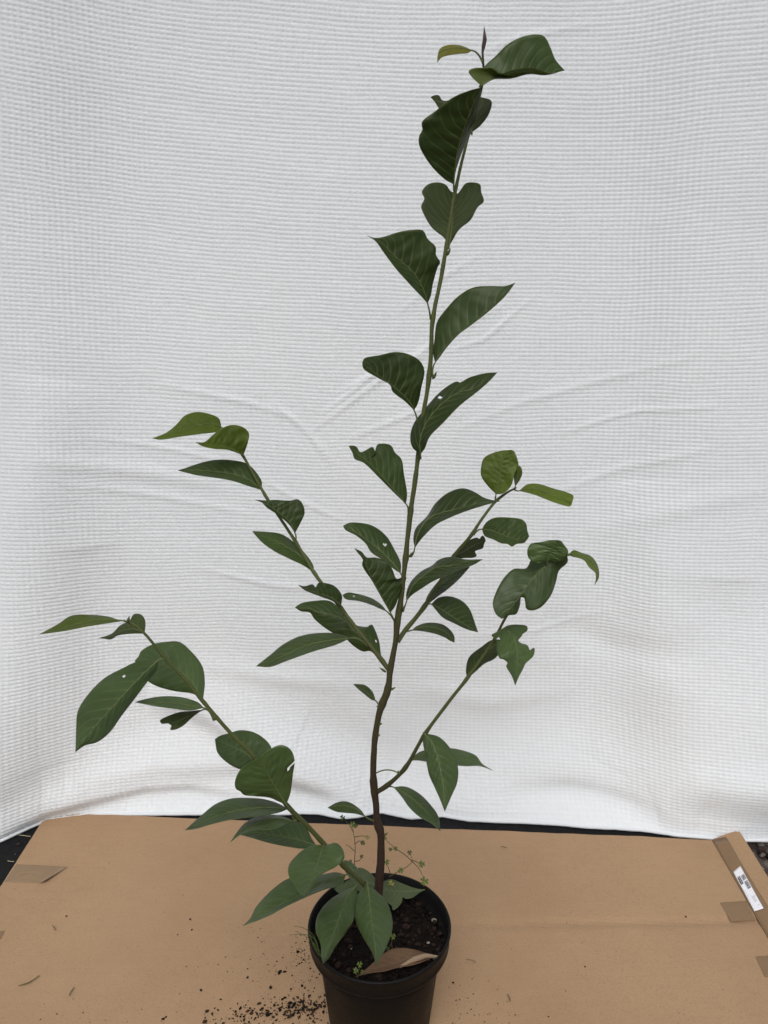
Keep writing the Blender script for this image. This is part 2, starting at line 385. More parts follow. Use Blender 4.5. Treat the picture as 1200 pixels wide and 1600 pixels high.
for sgn_, xe, am in ((1, P(1035, 1250, 1.3).x, .040), (-1, P(75, 1250, 1.3).x, .034)):
    mk = 1 / (1 + np.exp(-sgn_ * (gxw - xe) / .03)); zc = .125
    D += am * mk * np.where(ghw < zc, np.exp(-((ghw - zc) / .085) ** 2), np.exp(-((ghw - zc) / .22) ** 2))
# positive = towards the camera
for pts, a, s, k in [
    ([(-80, 1268), (0, 1258), (100, 1238), (230, 1222), (300, 1222), (400, 1238), (470, 1252)], .018, .028, .35),
    ([(120, 1205), (250, 1192), (380, 1196), (470, 1215), (560, 1238)], .022, .040, .3),
    ([(230, 1095), (300, 1112), (370, 1148), (450, 1200), (600, 1246)], .026, .046, .35),
    ([(1000, 1222), (1065, 1199), (1180, 1195), (1290, 1205)], .012, .05, -.2),
    ([(470, 1150), (560, 1195), (650, 1215)], -.008, .05, 0),
    ([(640, 1235), (760, 1222), (880, 1206), (980, 1215), (1060, 1240)], .016, .048, .35),
    ([(560, 1250), (700, 1248), (860, 1250), (980, 1268)], .010, .020, .3),
    ([(780, 1235), (900, 1232), (1010, 1240)], -.010, .03, 0),
    ([(940, 1190), (1000, 1060), (1010, 900), (1000, 760)], .012, .06, 0),
    ([(1090, 1240), (1100, 1120), (1120, 900)], -.010, .07, 0),
    ([(90, 1180), (70, 1000), (60, 800), (90, 600)], .012, .06, 0),
    ([(170, 1130), (150, 980), (140, 860)], -.010, .05, 0),
    ([(480, 690), (600, 600), (720, 520), (800, 480)], .0034, .0075, 0),
    ([(500, 660), (580, 600), (640, 560)], .003, .007, 0),
    ([(620, 500), (680, 450), (760, 400)], 0.0017, .007, 0),
    ([(700, 690), (820, 640), (960, 600), (1090, 560)], 0.0022, .009, 0),
    ([(860, 790), (980, 740), (1110, 700)], 0.0027, .011, 0),
    ([(920, 850), (1040, 800), (1190, 760)], 0.0024, .02, 0),
    ([(100, 760), (260, 790), (400, 820)], 0.0024, .009, 0),
    ([(60, 720), (200, 745), (340, 770)], .003, .014, 0),
    ([(420, 640), (470, 680), (520, 740)], .003, .008, 0),
    ([(240, 610), (380, 640), (470, 670)], .0025, .008, 0),
    ([(300, 1050), (420, 1075), (560, 1090)], .0035, .018, 0),
    ([(640, 1090), (760, 1110), (900, 1090)], .004, .022, 0),
    ([(850, 980), (960, 1020), (1080, 1010)], -.005, .03, 0),
    ([(740, 90), (820, 60), (940, 40)], .002, .008, 0),
    ([(520, 630), (600, 585), (690, 560)], .0026, .006, 0), ([(540, 700), (640, 660), (760, 600)], .0026, .007, 0),
    ([(700, 560), (760, 540), (840, 470)], .0024, .006, 0), ([(880, 690), (1000, 650), (1120, 640)], .0028, .007, 0),
    ([(400, 760), (470, 800), (540, 830)], .0026, .007, 0), ([(140, 690), (270, 715), (380, 745)], .0024, .007, 0),
    ([(300, 900), (420, 930), (520, 940)], .0026, .008, 0), ([(720, 1010), (840, 1000), (960, 960)], .0018, .008, 0)]:
    if s < .013: a, s = a * .6, s * .75          # fine creases
    D += ridge(pts, a, s, k)
D += .006 * vnoise(gxw * 1.7, ghw * 1.7, 21) * np.clip(ghw / .2, 0, 1) + .0010 * vnoise(gxw * 7, ghw * 5, 22) + .0004 * vnoise((gxw * .35 + ghw) * 22, (gxw - ghw * .35) * 5, 23)
hu = (.5 + .5 * np.cos(2 * np.pi * gu)) ** 1.25; hv = (.5 + .5 * np.cos(2 * np.pi * gv)) ** 1.6
cellj = 1 + .12 * vnoise(gu * 1.0 + .5, gv * 1.0 + .5, 30)
waf = .0023 * cellj * (1 - (1 - .80 * hu) * (1 - hv)) + .00005 * rng.standard_normal(gu.shape)
Yb_ = baseY - D; Zb_ = .010 + ghw
base = np.stack([gxw, Yb_, Zb_], -1)
du = np.gradient(base, axis=1); dv = np.gradient(base, axis=0)
nrm = np.cross(du, dv); nrm /= np.linalg.norm(nrm, axis=-1, keepdims=True)     # towards the camera
verts = (base + nrm * waf[..., None]).reshape(-1, 3)
nc = nu + 1
i0 = (np.arange(nv)[:, None] * nc + np.arange(nu)[None, :]).reshape(-1)
quads = np.stack([i0, i0 + 1, i0 + 1 + nc, i0 + nc], 1).astype(np.int32)
me = bpy.data.meshes.new('waffle_cloth')
me.vertices.add(len(verts)); me.vertices.foreach_set('co', verts.astype(np.float32).ravel())
me.loops.add(quads.size); me.loops.foreach_set('vertex_index', quads.ravel())
me.polygons.add(len(quads)); me.polygons.foreach_set('loop_start', np.arange(0, quads.size, 4, dtype=np.int32))
me.polygons.foreach_set('loop_total', np.full(len(quads), 4, dtype=np.int32)); me.polygons.foreach_set('use_smooth', np.ones(len(quads), bool))
me.update(calc_edges=True); me.validate(); me.materials.append(M['cloth'])
clr = empty('hanging_cloth', (0, 1.28, 0))
tag(clr, 'white waffle weave cloth hung as a backdrop behind the potted sapling', 'cloth')
clo = bpy.data.objects.new('fabric', me); COL.objects.link(clo); clo.parent = clr; clo.matrix_parent_inverse = clr.matrix_world.inverted()
hp = [Vector((verts[k][0], verts[k][1] - .0015, .0105)) for k in range(0, nc, 4)]
tube('hem', hp, [.0032 + .0007 * mnoise.noise(Vector((k * .6, 0, 0))) for k in range(len(hp))], M['cloth'], clr, 8)

# ------------------------------------------------------------------ cardboard
TH = .006; Z0 = .0075
card_root = empty('flattened_cardboard', G(600, 1560, 0))
tag(card_root, 'large flattened brown cardboard box lying under the black pot', 'cardboard')
def panel_dz(x, y): return .0012 * mnoise.noise(Vector((x * 4, y * 4, 1)))
def on(px, py, z=None): return G(px, py, Z0 + TH if z is None else z)
BL, BR = on(75, 1269), on(1112, 1312)
dl = (on(2, 1383) - BL); dl = dl / -dl.y; dr = (on(1196, 1459) - BR); dr = dr / -dr.y
FL = BL + dl * (BL.y - .30); FR = BR + dr * (BR.y - .30)
# slab with a gently uneven back edge, top subdivided and slightly warped
n1_, n2_ = 90, 150
V = []
for j in range(n2_ + 1):
    b_ = j / n2_
    for i in range(n1_ + 1):
        a_ = i / n1_
        p = (BL * (1 - a_) + BR * a_) * (1 - b_) + (FL * (1 - a_) + FR * a_) * b_
        z = p.z + panel_dz(p.x, p.y)
        # crease across the board near its right half
        cl = G(700 + 500 * a_, 1514 - 22 * a_).y
        z -= .0026 * math.exp(-((p.y - 1.005 - .02 * a_) / .009) ** 2) * max(0, min(1, (a_ - .45) * 3))
        y = p.y + (.0016 * mnoise.noise(Vector((p.x * 24, 0, 2))) + .0012 * math.sin(p.x * 420) * .5 if j == 0 else 0)
        V.append((p.x + (.001 * mnoise.noise(Vector((0, p.y * 30, 7))) if i == 0 else 0), y, z))
Fc, mi = [], []
nn = n1_ + 1
for j in range(n2_):
    for i in range(n1_):
        Fc.append((j * nn + i, (j + 1) * nn + i, (j + 1) * nn + i + 1, j * nn + i + 1)); mi.append(0)
top_n = len(V)
V += [(x, y, z - TH) for x, y, z in V]
border = [(i, i + 1) for i in range(n1_)] + [(j * nn + n1_, (j + 1) * nn + n1_) for j in range(n2_)] + [(n2_ * nn + i + 1, n2_ * nn + i) for i in range(n1_)] + [((j + 1) * nn, j * nn) for j in range(n2_)]
for a_, b_ in border: Fc.append((a_, b_, b_ + top_n, a_ + top_n)); mi.append(1)
for j in range(n2_):
    for i in range(n1_):
        Fc.append(tuple(k + top_n for k in (j * nn + i, j * nn + i + 1, (j + 1) * nn + i + 1, (j + 1) * nn + i))); mi.append(0)
mesh_obj('panel', V, Fc, [M['card'], M['card_edge']], card_root, smooth=False, mat_idx=mi)
# side flap: hinged at the right crease, rising to its outer edge
def flap_pt(s, a):            # s along the crease from the back (m), a across 0..1
    p = BR + dr * s
    out = Vector((-dr.y, dr.x, 0)).normalized() * -1
    if out.x < 0: out = -out
    wd = .053 + .003 * mnoise.noise(Vector((s * 6, 0, 4)))
    z = Z0 + TH + .0006 + .011 * math.sin(a * 1.45) + .0015 * mnoise.noise(Vector((s * 5, a * 2, 9))) * a
    skew = -.012 * a          # back end cut slightly aslant
    q = p + out * (wd * a) + dr * (skew if s < .001 else 0)
    return Vector((q.x + .001, q.y, z))
ns, na = 40, 10
V = []; Fc = []; mi = []
for j in range(ns + 1):
    for i in range(na + 1):
        V.append(flap_pt((BR.y - .30) * j / ns, i / na))
nn = na + 1; tn = len(V)
V += [v - Vector((0, 0, .0055)) for v in V]
for j in range(ns):
    for i in range(na):
        a_ = j * nn + i; q = (a_, a_ + nn, a_ + nn + 1, a_ + 1); Fc.append(q); mi.append(0); Fc.append(tuple(k + tn for k in q[::-1])); mi.append(0)
bd = [(i, i + 1) for i in range(na)] + [(j * nn + na, (j + 1) * nn + na) for j in range(ns)] + [(ns * nn + i + 1, ns * nn + i) for i in range(na)] + [((j + 1) * nn, j * nn) for j in range(ns)]
for a_, b_ in bd: Fc.append((a_, b_, b_ + tn, a_ + tn)); mi.append(1)
flap = mesh_obj('side_flap', V, Fc, [M['card'], M['card_edge']], card_root, smooth=False, mat_idx=mi)
# tape along the crease
def strip(name, f, ns, na, m, parent):
    V = [f(j / ns, i / na) for j in range(ns + 1) for i in range(na + 1)]; nn = na + 1
    Fc = [(j * nn + i, (j + 1) * nn + i, (j + 1) * nn + i + 1, j * nn + i + 1) for j in range(ns) for i in range(na)]
    o = mesh_obj(name, V, Fc, m, parent)
    md = o.modifiers.new('thickness', 'SOLIDIFY'); md.thickness = .0002; md.offset = 1
    return o
strip('tape', lambda s, a: flap_pt(.0015 + s * (BR.y - .32), .01 + a * (.44 + .03 * mnoise.noise(Vector((s * 20, 0, 3))))) + Vector((0, 0, .0003)), 60, 6, M['tape'], card_root)
def quad_tape(name, cs, m, lift=None, zz=.0005):
    c = [on(*p) for p in cs]
    def f(s, a):
        p = (c[0] * (1 - s) + c[1] * s) * (1 - a) + (c[3] * (1 - s) + c[2] * s) * a
        h = zz + panel_dz(p.x, p.y) + .00012 * mnoise.noise(Vector((p.x * 60, p.y * 60, 0)))
        if lift: h += lift(s, a)
        return Vector((p.x, p.y, p.z + h))
    return strip(name, f, 60, 26, m, card_root)
quad_tape('tape', [(1125, 1410.5), (1166, 1408), (1181, 1438), (1142, 1440)], M['tape'])
quad_tape('tape', [(1180, 1495), (1213, 1492), (1230, 1528), (1195, 1527)], M['tape'])
quad_tape('tape', [(-30, 1455), (8, 1455), (1, 1468), (-36, 1468)], M['tape'])
lt = quad_tape('tape', [(26, 1351), (106, 1355), (71, 1381), (7, 1378)], M['tape_wr'],
          lambda s, a: .006 * max(0, (s - .80) / .20) ** 2 * a + .0028 * math.exp(-((s - .38) / .24) ** 2) * math.sin(math.pi * a) * abs(math.sin(13 * (a * .8 + .9 * s) + 3 * math.sin(5 * s))) ** .7)
lt['label'] = 'wrinkled brown tape strip with a lifted glossy end'
# address label on the flap tape
lab_c = [(1145.5, 1363.5), (1156.5, 1354), (1193, 1420.5), (1178.5, 1425)]
def inv_flap(px, py):         # find flap coords whose projection is the pixel
    best = None; s, a = .1, .3
    def pr(p):
        d = depth_of(p); return 600 + F * p.x / d, 800 - F * (p.y * sp + (p.z - H) * cp) / d
    for it in range(60):
        e = 1e-4
        x, y = pr(flap_pt(s, a)); xs_, ys_ = pr(flap_pt(s + e, a)); xa, ya = pr(flap_pt(s, a + e))
        J = np.array([[(xs_ - x) / e, (xa - x) / e], [(ys_ - y) / e, (ya - y) / e]])
        ds = np.linalg.solve(J, np.array([px - x, py - y])); s += .7 * ds[0]; a += .7 * ds[1]
        s = max(.002, min(.9, s)); a = max(-.3, min(1.2, a))
    return s, a
lc = [inv_flap(*p) for p in lab_c]
def lab_uv(u, v, h):          # u across 0..1, v along 0..1
    s = (lc[0][0] * (1 - u) + lc[1][0] * u) * (1 - v) + (lc[3][0] * (1 - u) + lc[2][0] * u) * v
    a = (lc[0][1] * (1 - u) + lc[1][1] * u) * (1 - v) + (lc[3][1] * (1 - u) + lc[2][1] * u) * v
    return flap_pt(s, a) + Vector((0, 0, h))
label = strip('shipping_label', lambda s, a: lab_uv(a, s, .0014), 24, 6, M['paper'], flap); label['label'] = 'white printed shipping label with barcodes'
def print_rects(name, rects, m):
    V, Fc = [], []
    for u0, v0, u1, v1 in rects:
        o_ = len(V); V += [lab_uv(u0, v0, .0019), lab_uv(u0, v1, .0019), lab_uv(u1, v1, .0019), lab_uv(u1, v0, .0019)]; Fc.append((o_, o_ + 1, o_ + 2, o_ + 3))
    o = mesh_obj(name, V, Fc, m, flap, smooth=False); o['kind'] = 'stuff'; return o
print_rects('print', [(.08, .17, .40, .36)], M['ink'])
rc = []
for (v0, v1) in ((.19, .31), (.34, .52)):
    y = v0
    while y < v1:
        wv_ = random.choice([.004, .006, .009]); rc.append((.50, y, .92, min(v1, y + wv_))); y += wv_ + random.choice([.004, .006])
print_rects('barcode', rc, M['ink'])
rc = []
for k in range(5): rc.append((.16 + .02 * (k % 2), .19 + k * .034, .32, .19 + k * .034 + .010))
print_rects('print', [(u0, v0 + .0, u1, v1) for u0, v0, u1, v1 in rc], M['paper']).location.z += .0004
print_rects('print', [(.45, .70 + k * .028, random.uniform(.7, .9), .70 + k * .028 + .010) for k in range(5)] + [(.12, .5 + k * .03, .2, .5 + k * .03 + .012) for k in range(6)] + [(.55, .90, .8, .908)], M['ink_grey'])

# ================================================================== POT
RIMZ = .17
pc = G(593, 1442, RIMZ); PX, PY = pc.x, pc.y
R = 111.5 * depth_of(pc) / F
pot_root = empty('plant_pot', (PX, PY, Z0 + TH)); tag(pot_root, 'round black plastic pot holding the sapling and its soil', 'pot')
def lathe(name, prof, m, parent, seg=96, closed=True):
    V, Fc = [], []; n = len(prof)
    for k in range(seg):
        th = 2 * math.pi * k / seg; c, s = math.cos(th), math.sin(th)
        for r, z in prof:
            wob = 1 + .0035 * math.sin(2 * th + .6)
            V.append((PX + r * c * wob, PY + r * s * wob, z))
    for k in range(seg):
        k2 = (k + 1) % seg
        for i in range(n if closed else n - 1):
            j = (i + 1) % n
            Fc.append((k * n + i, k2 * n + i, k2 * n + j, k * n + j))
    return mesh_obj(name, V, Fc, m, parent)
zb = Z0 + TH + .0012
lathe('wall', [(R * .845, RIMZ - .030), (R * .84, RIMZ - .05), (R * .73, zb + .004), (R * .70, zb), (R * .2, zb + .002), (R * .2, zb + .004), (R * .69, zb + .005), (R * .81, RIMZ - .05), (R * .82, RIMZ - .030)], M['pot'], pot_root)
lathe('rim', [(R * .965, RIMZ - .0005), (R * .975, RIMZ), (R * .99, RIMZ), (R, RIMZ - .0015), (R, RIMZ - .0035), (R * .985, RIMZ - .0048), (R * .975, RIMZ - .022), (R * .98, RIMZ - .0235), (R * .972, RIMZ - .026), (R * .93, RIMZ - .0275), (R * .85, RIMZ - .029), (R * .83, RIMZ - .031),
               (R * .815, RIMZ - .030), (R * .92, RIMZ - .024), (R * .955, RIMZ - .020)], M['pot'], pot_root)
# soil
SOILZ = RIMZ - .026
V, Fc, mi = [], [], []
nr, nsg = 26, 80
for i in range(nr + 1):
    r = R * .935 * i / nr
    for k in range(nsg):
        th = 2 * math.pi * k / nsg; x, y = r * math.cos(th), r * math.sin(th)
        z = SOILZ + .003 * mnoise.noise(Vector((x * 40, y * 40, 0))) + .0025 * mnoise.noise(Vector((x * 150, y * 150, 3))) - .004 * (r / R) ** 4 + .003 * math.exp(-(x * x + y * y) / .0012)
        V.append((PX + x, PY + y, z))
for i in range(nr):
    for k in range(nsg):
        k2 = (k + 1) % nsg; Fc.append((i * nsg + k, (i + 1) * nsg + k, (i + 1) * nsg + k2, i * nsg + k2)); mi.append(0)
for q in range(900):
    r = R * .91 * math.sqrt(random.random()); th = random.uniform(0, 6.28)
    rr = random.choice([.0012, .0016, .002, .003, .004]) * random.uniform(.7, 1.3)
    v, f = chunk((PX + r * math.cos(th), PY + r * math.sin(th), SOILZ + .001 + rr * .35), rr); off = len(V); V += v; Fc += [tuple(a + off for a in g_) for g_ in f]
    mi += [random.choices([0, 1, 2], [.72, .27, .010])[0]] * len(f)
tag(mesh_obj('potting_soil', V, Fc, [M['soil'], M['soil_red'], M['soil_pale']], smooth=False, mat_idx=mi), 'dark crumbly potting soil with bark chips inside the black pot', 'soil', kind='stuff')

# ================================================================== SAPLING
plant = empty('sapling', (PX, P(593, 1465, .862).y, SOILZ)); tag(plant, 'leafy green sapling with a slim brown stem growing in the black pot', 'sapling')
STEMS = {
 'T': [(594, 1470, 7.05, .862), (592, 1430, 6.54, .862), (592, 1388, 6.19, .862), (595, 1335, 6.02, .862), (595, 1305, 5.85, .862), (590, 1285, 5.33, .862), (587, 1255, 5.16, .862), (583, 1210, 4.99, .862), (585, 1165, 4.82, .862), (590, 1125, 4.82, .862), (597, 1100, 5.16, .862), (606, 1078, 4.82, .862),
       (610, 1045, 4.47, .862), (617, 1010, 4.30, .862), (621, 975, 4.51, .862), (627, 930, 4.14, .863), (633, 880, 3.86, .864), (638, 830, 3.68, .865), (643, 790, 3.68, .866), (650, 740, 3.59, .867), (655, 700, 3.50, .868), (661, 650, 3.40, .869), (668, 608, 3.40, .870), (673, 560, 3.31, .871), (676, 500, 3.31, .872),
       (687, 445, 3.13, .874), (695, 400, 3.04, .876), (703, 350, 2.76, .878), (710, 305, 2.58, .88), (722, 250, 2.30, .881), (735, 200, 2.12, .882), (745, 165, 2.02, .883), (754, 130, 1.75, .884), (755.5, 103, 1.38, .884)],
 'LL': [(588, 1418, 3.4, .858), (570, 1384, 3.3, .835), (537, 1353, 3.5, .815), (507, 1320, 3.7, .80), (480, 1290, 3.6, .785), (447, 1257, 3.3, .77), (399, 1185, 3.0, .76), (358, 1143, 2.9, .755), (319, 1098, 2.7, .75), (286, 1059, 2.5, .745), (256, 1026, 2.3, .74), (226, 990, 2.0, .735), (208, 975, 1.7, .735), (193, 970, 1.3, .735)],
 'RL': [(588, 1238, 3.8, .861), (604, 1228, 3.3, .855), (633, 1200, 3.1, .84), (662, 1150, 2.9, .825), (700, 1098, 2.7, .81), (729, 1061, 2.6, .80), (770, 1003, 2.3, .79), (790, 965, 2.1, .785), (816, 928, 2.0, .78), (848, 893, 1.7, .78), (872, 873, 1.4, .777), (889, 867, 1.2, .775)],
 'LM': [(608, 1047, 4.0, .862), (596, 1031, 3.3, .868), (565, 992, 3.0, .88), (534, 952, 2.8, .89), (503, 912, 2.7, .90), (491, 895, 2.6, .905), (461, 845, 2.4, .92), (438, 810, 2.3, .925), (415, 775, 2.2, .93), (379, 711, 1.9, .94), (362, 686, 1.6, .943), (347, 668, 1.2, .945)],
 'RM': [(621, 1003, 4.2, .864), (633, 985, 3.6, .87), (650, 965, 3.5, .875), (665, 945, 3.3, .88), (690, 905, 3.0, .90), (710, 868, 2.8, .91), (735, 838, 2.6, .92), (755, 808, 2.3, .93), (775, 783, 2.1, .94), (795, 768, 1.7, .948), (807, 762, 1.2, .95)]}
AGE = {'T': lambda a: max(0, min(1, 1.2 - 1.95 * a)), 'LL': lambda a: max(0, .25 - .6 * a), 'RL': lambda a: max(0, .75 - 2.2 * a), 'LM': lambda a: max(0, .45 - 2.2 * a), 'RM': lambda a: max(0, .35 - 2 * a)}
def stem_at(bid, px, py):
    q = np.array(STEMS[bid]); best = (1e9, 0)
    for k in range(len(q) - 1):
        a, b_ = q[k, :2], q[k + 1, :2]; d = b_ - a; tt = np.clip(((px - a[0]) * d[0] + (py - a[1]) * d[1]) / (d @ d), 0, 1)
        dd = np.hypot(*(a + tt * d - (px, py)))
        if dd < best[0]: best = (dd, q[k, 3] + tt * (q[k + 1, 3] - q[k, 3]))
    return best[1]
NODES = {'T': [(606, 1078), (597, 1100), (621, 972), (610, 1045), (590, 1238), (629, 953), (634, 872), (638, 800), (653, 706), (654, 664), (675, 590), (672, 497), (701, 385), (709, 292), (736, 205), (754, 133), (592, 1290), (581, 1222)],
         'LL': [(256, 1026), (319, 1098), (334, 1126), (399, 1186), (450, 1262), (462, 1280), (495, 1318), (537, 1353)], 'RL': [(604, 1228), (633, 1200), (665, 1147), (729, 1060), (773, 996)], 'LM': [(596, 1031), (534, 952), (491, 895), (461, 847), (415, 773), (379, 711)], 'RM': [(641, 985), (662, 948), (707, 870), (741, 835), (775, 774)]}
for bid, pts in STEMS.items():
    q = cr(pts, 150 if bid == 'T' else 80); path, rad, age = [], [], []
    for k, (x, y, r, Y) in enumerate(q):
        p = P(x, y, Y); path.append(p); a = k / (len(q) - 1)
        sw = 1 + sum(.28 * math.exp(-((x - nx) ** 2 + (y - ny) ** 2) / 60) for nx, ny in NODES[bid])
        rad.append(r * depth_of(p) / F * min(sw, 1.35)); age.append(AGE[bid](a))
    tube('trunk' if bid == 'T' else 'branch', path, rad, M['bark'], plant, 14 if bid == 'T' else 10, age, .26 if bid == 'T' else .10, seed=len(bid) * 3)
# axillary buds
for bid, x, y, dx, dy_ in [('T', 612, 1077, 6, -3), ('T', 593, 1103, -5, 1), ('T', 641, 868, 5, -6), ('T', 630, 950, 4, -4), ('T', 679, 588, 3, -7), ('T', 658, 703, 3, -8), ('T', 581, 1223, -4, -3), ('T', 590, 1150, 4, -2), ('T', 593, 1132, 4, -2), ('LL', 460, 1281, -4, -6), ('LL', 336, 1123, -3, -5), ('T', 601, 1305, 5, -4), ('T', 700, 396, 4, -8), ('LL', 200, 970, 2, -7), ('RL', 623, 1207, 3, 5), ('LM', 600, 1048, -7, -5)]:
    Y = stem_at(bid, x, y) - .002; p0, p1 = P(x - dx * .4, y - dy_ * .4, Y), P(x + dx, y + dy_, Y)
    tube('axillary_bud', [p0, p0.lerp(p1, .35), p0.lerp(p1, .7), p1], [.0011, .0016, .0011, .0003], M['bark'], plant, 8, [AGE[bid](.5)] * 4)

# ------------------------------------------------------------------ leaves
def build_leaf(base, mid, tip, A, B, bid=None, at=None, dy=-.02, sA=1, sB=1, face=1, mats=('leaf', 'leaf_under'), yo=-.004, wk=.27, holes=(), ground=None, parent=None, name='leaf', bend=0.0, Y=None, fk=.45, tilt=None, rib=True, label=None, N=46, Mh=9, wav=1.0):
    mpx = cr([base] + list(mid) + [tip], N + 1); epx = [cr([base] + list(e) + [tip], N + 1) for e in (A, B)]
    tt = np.linspace(0, 1, N + 1)
    if tilt is None: tilt = .80 * min(1, max(0, (base[1] - 330) / 650.))
    if ground is None:
        Yb = (stem_at(bid, *(at or base)) if Y is None else Y) + yo
        s0 = Yb / F; Ym = Yb + dy * tt + bend * np.sin(np.pi * tt)
        zt = lambda py: tilt * (base[1] - py) * s0      # the blade leans back as it rises
        Ym = Ym + np.array([zt(a[1]) for a in mpx])
        Mw = [P(a[0], a[1], y) for a, y in zip(mpx, Ym)]
    else:
        Ym = ground + bend * np.sin(np.pi * tt) + dy * tt; Mw = [G(a[0], a[1], z) for a, z in zip(mpx, Ym)]
    L = sum((Mw[k + 1] - Mw[k]).length for k in range(N))
    prof = (np.sin(np.pi * np.clip(tt, 0, 1) ** .85)) ** .75
    wtrue = wk * max(L, .05) * prof
    sc = depth_of(Mw[N // 2]) / F
    sd_ = random.uniform(0, 50)
    cols = []
    for side in (0, 1):
        s = (sA, sB)[side]; e = epx[side]
        if sA == 1 and sB == 1:      # held face up: the upper outline is the far margin
            s = -1 if e[N // 2, 1] < mpx[N // 2, 1] else 1
        kf = .30 if (sA == -1 and sB == -1) else fk
        dpx = np.hypot(e[:, 0] - mpx[:, 0], e[:, 1] - mpx[:, 1]) * sc
        off = np.sqrt(np.maximum(wtrue ** 2 - dpx ** 2, (.18 * wtrue) ** 2)) * s * kf
        off = np.convolve(np.pad(off, 3, mode='edge'), np.ones(7) / 7, 'valid')
        rows = []
        for m_ in range(1, Mh + 1):
            v = m_ / Mh
            px = mpx * (1 - v) + e * v
            row = []
            for k in range(N + 1):
                d = off[k] * v ** 1.35 + wav * .0036 * v * v * prof[k] * mnoise.noise(Vector((k * .16 + sd_, side * 7.0, v))) + wav * .0012 * prof[k] * mnoise.noise(Vector((k * .35, v * 3 + side * 9, sd_)))
                p = P(px[k, 0], px[k, 1], Ym[k] - d + zt(px[k, 1]) - zt(mpx[k, 1])) if ground is None else G(px[k, 0], px[k, 1], Ym[k] + abs(d) * .3)
                row.append((p, px[k]))
            rows.append(row)
        cols.append(rows)
    V, U_, V_, PXL = [], [], [], []
    seq = [cols[0][m_] for m_ in range(Mh - 1, -1, -1)] + [[(p, a) for p, a in zip(Mw, mpx)]] + cols[1]
    vv = [-(m_ + 1) / Mh for m_ in range(Mh - 1, -1, -1)] + [0.0] + [(m_ + 1) / Mh for m_ in range(Mh)]
    W = len(seq)
    for c_ in range(W):
        for k in range(N + 1):
            V.append(seq[c_][k][0]); U_.append(tt[k]); V_.append(vv[c_]); PXL.append(seq[c_][k][1])
    Fc = []
    n1 = N + 1
    for c_ in range(W - 1):
        for k in range(N):
            q = (c_ * n1 + k, c_ * n1 + k + 1, (c_ + 1) * n1 + k + 1, (c_ + 1) * n1 + k)
            cx = sum(PXL[i][0] for i in q) / 4; cy = sum(PXL[i][1] for i in q) / 4
            if any(((cx - hx) / hr) ** 2 + ((cy - hy) / (hr * .8)) ** 2 < 1 for hx, hy, hr in holes): continue
            Fc.append(q)
    # orientation: side A must face the camera with its upper side when face = 1
    a0 = epx[0][N // 2] - mpx[N // 2]; d0 = mpx[min(N // 2 + 2, N)] - mpx[N // 2 - 2]
    crs = a0[0] * d0[1] - a0[1] * d0[0]
    # quad order: along the rib, then from A towards B
    if (crs > 0) == (face > 0): Fc = [f[::-1] for f in Fc]
    par = parent or plant
    o = mesh_obj(name, V, Fc, [M[mats[0]], M[mats[1]]], par)
    for nm, arr in (('leaf_u', U_), ('leaf_v', V_)):
        at_ = o.data.attributes.new(nm, 'FLOAT', 'POINT'); at_.data.foreach_set('value', arr)
    bm = bmesh.new(); bm.from_mesh(o.data); bmesh.ops.remove_doubles(bm, verts=bm.verts, dist=2e-6); bm.to_mesh(o.data); bm.free()
    md = o.modifiers.new('thickness', 'SOLIDIFY'); md.thickness = .00035; md.offset = 0; md.material_offset = 1; md.material_offset_rim = 0
    if label: o['label'] = label
    if rib:
        path, rad = [], []
        if at is not None and ground is None and bid:
            p0 = P(at[0], at[1], stem_at(bid, *at)); p1 = Mw[0]
            dist = (p1 - p0).length; tn = (Mw[3] - Mw[0]).normalized()
            for s_ in np.linspace(0, 1, 8, endpoint=False):
                h0, h1 = p0, p1; c1_ = p1 - tn * dist * .45
                path.append(h0 * (1 - s_) ** 2 + c1_ * 2 * s_ * (1 - s_) + h1 * s_ ** 2); rad.append(.00125 - .0005 * s_)
        for k in range(0, int(N * .97), 2): path.append(Mw[k]); rad.append(.00058 * (1 - tt[k]) ** .8 + .00020)
        if mats[0] in ('dry',): rad = [r * .6 for r in rad]
        tube('midrib', path, rad, M['midrib'] if mats[0] != 'dry' else M['dry_under'], o, 7)
    return o
Lf = build_leaf
YM = ('young', 'young_under')
# --- leader shoot, from the top down
q = [P(755.5, 105, .884), P(754, 82, .884), P(755.5, 72, .884), P(757.5, 62, .883), P(756.5, 42, .882)]
tube('terminal_bud', q, [.0011, .0011, .0020, .0022, .0003], M['bud'], plant, 8)
Lf((738, 79), [(715, 75), (698, 77), (686, 83)], (683, 98), [(728, 74), (715, 70.5), (698, 71), (687, 77)], [(730, 83), (718, 84), (703, 86), (690, 90)], 'T', (755, 100), -.02, 1, 1, 1, ('yellowing', 'yellowing'), label='small yellowing young leaf with brown margin')
Lf((752, 134), [(771, 123), (798, 122), (828, 115), (852, 117)], (882, 110), [(752, 118), (757, 104), (774, 88), (795, 68), (825, 55), (849, 56), (860, 74), (867, 92)], [(738, 121), (732, 111), (742, 106), (757, 106), (768, 106), (780, 115), (801, 109), (834, 106), (858, 114)], 'T', (754, 131), .02, -1, 1, 1, ('leaf', 'young_under'), wk=.34, yo=-.010)
Lf((709, 288), [(711, 262), (717, 228), (730, 187), (741, 160)], (751, 137), [(696, 281), (672, 257), (655, 227), (655, 212), (660, 203), (659, 191), (681, 173), (708, 152), (735, 141)], [(712, 268), (721, 240), (732, 212), (743, 188), (748, 164)], 'T', (710, 300), -.045, 1, -1, 1, yo=-.006)
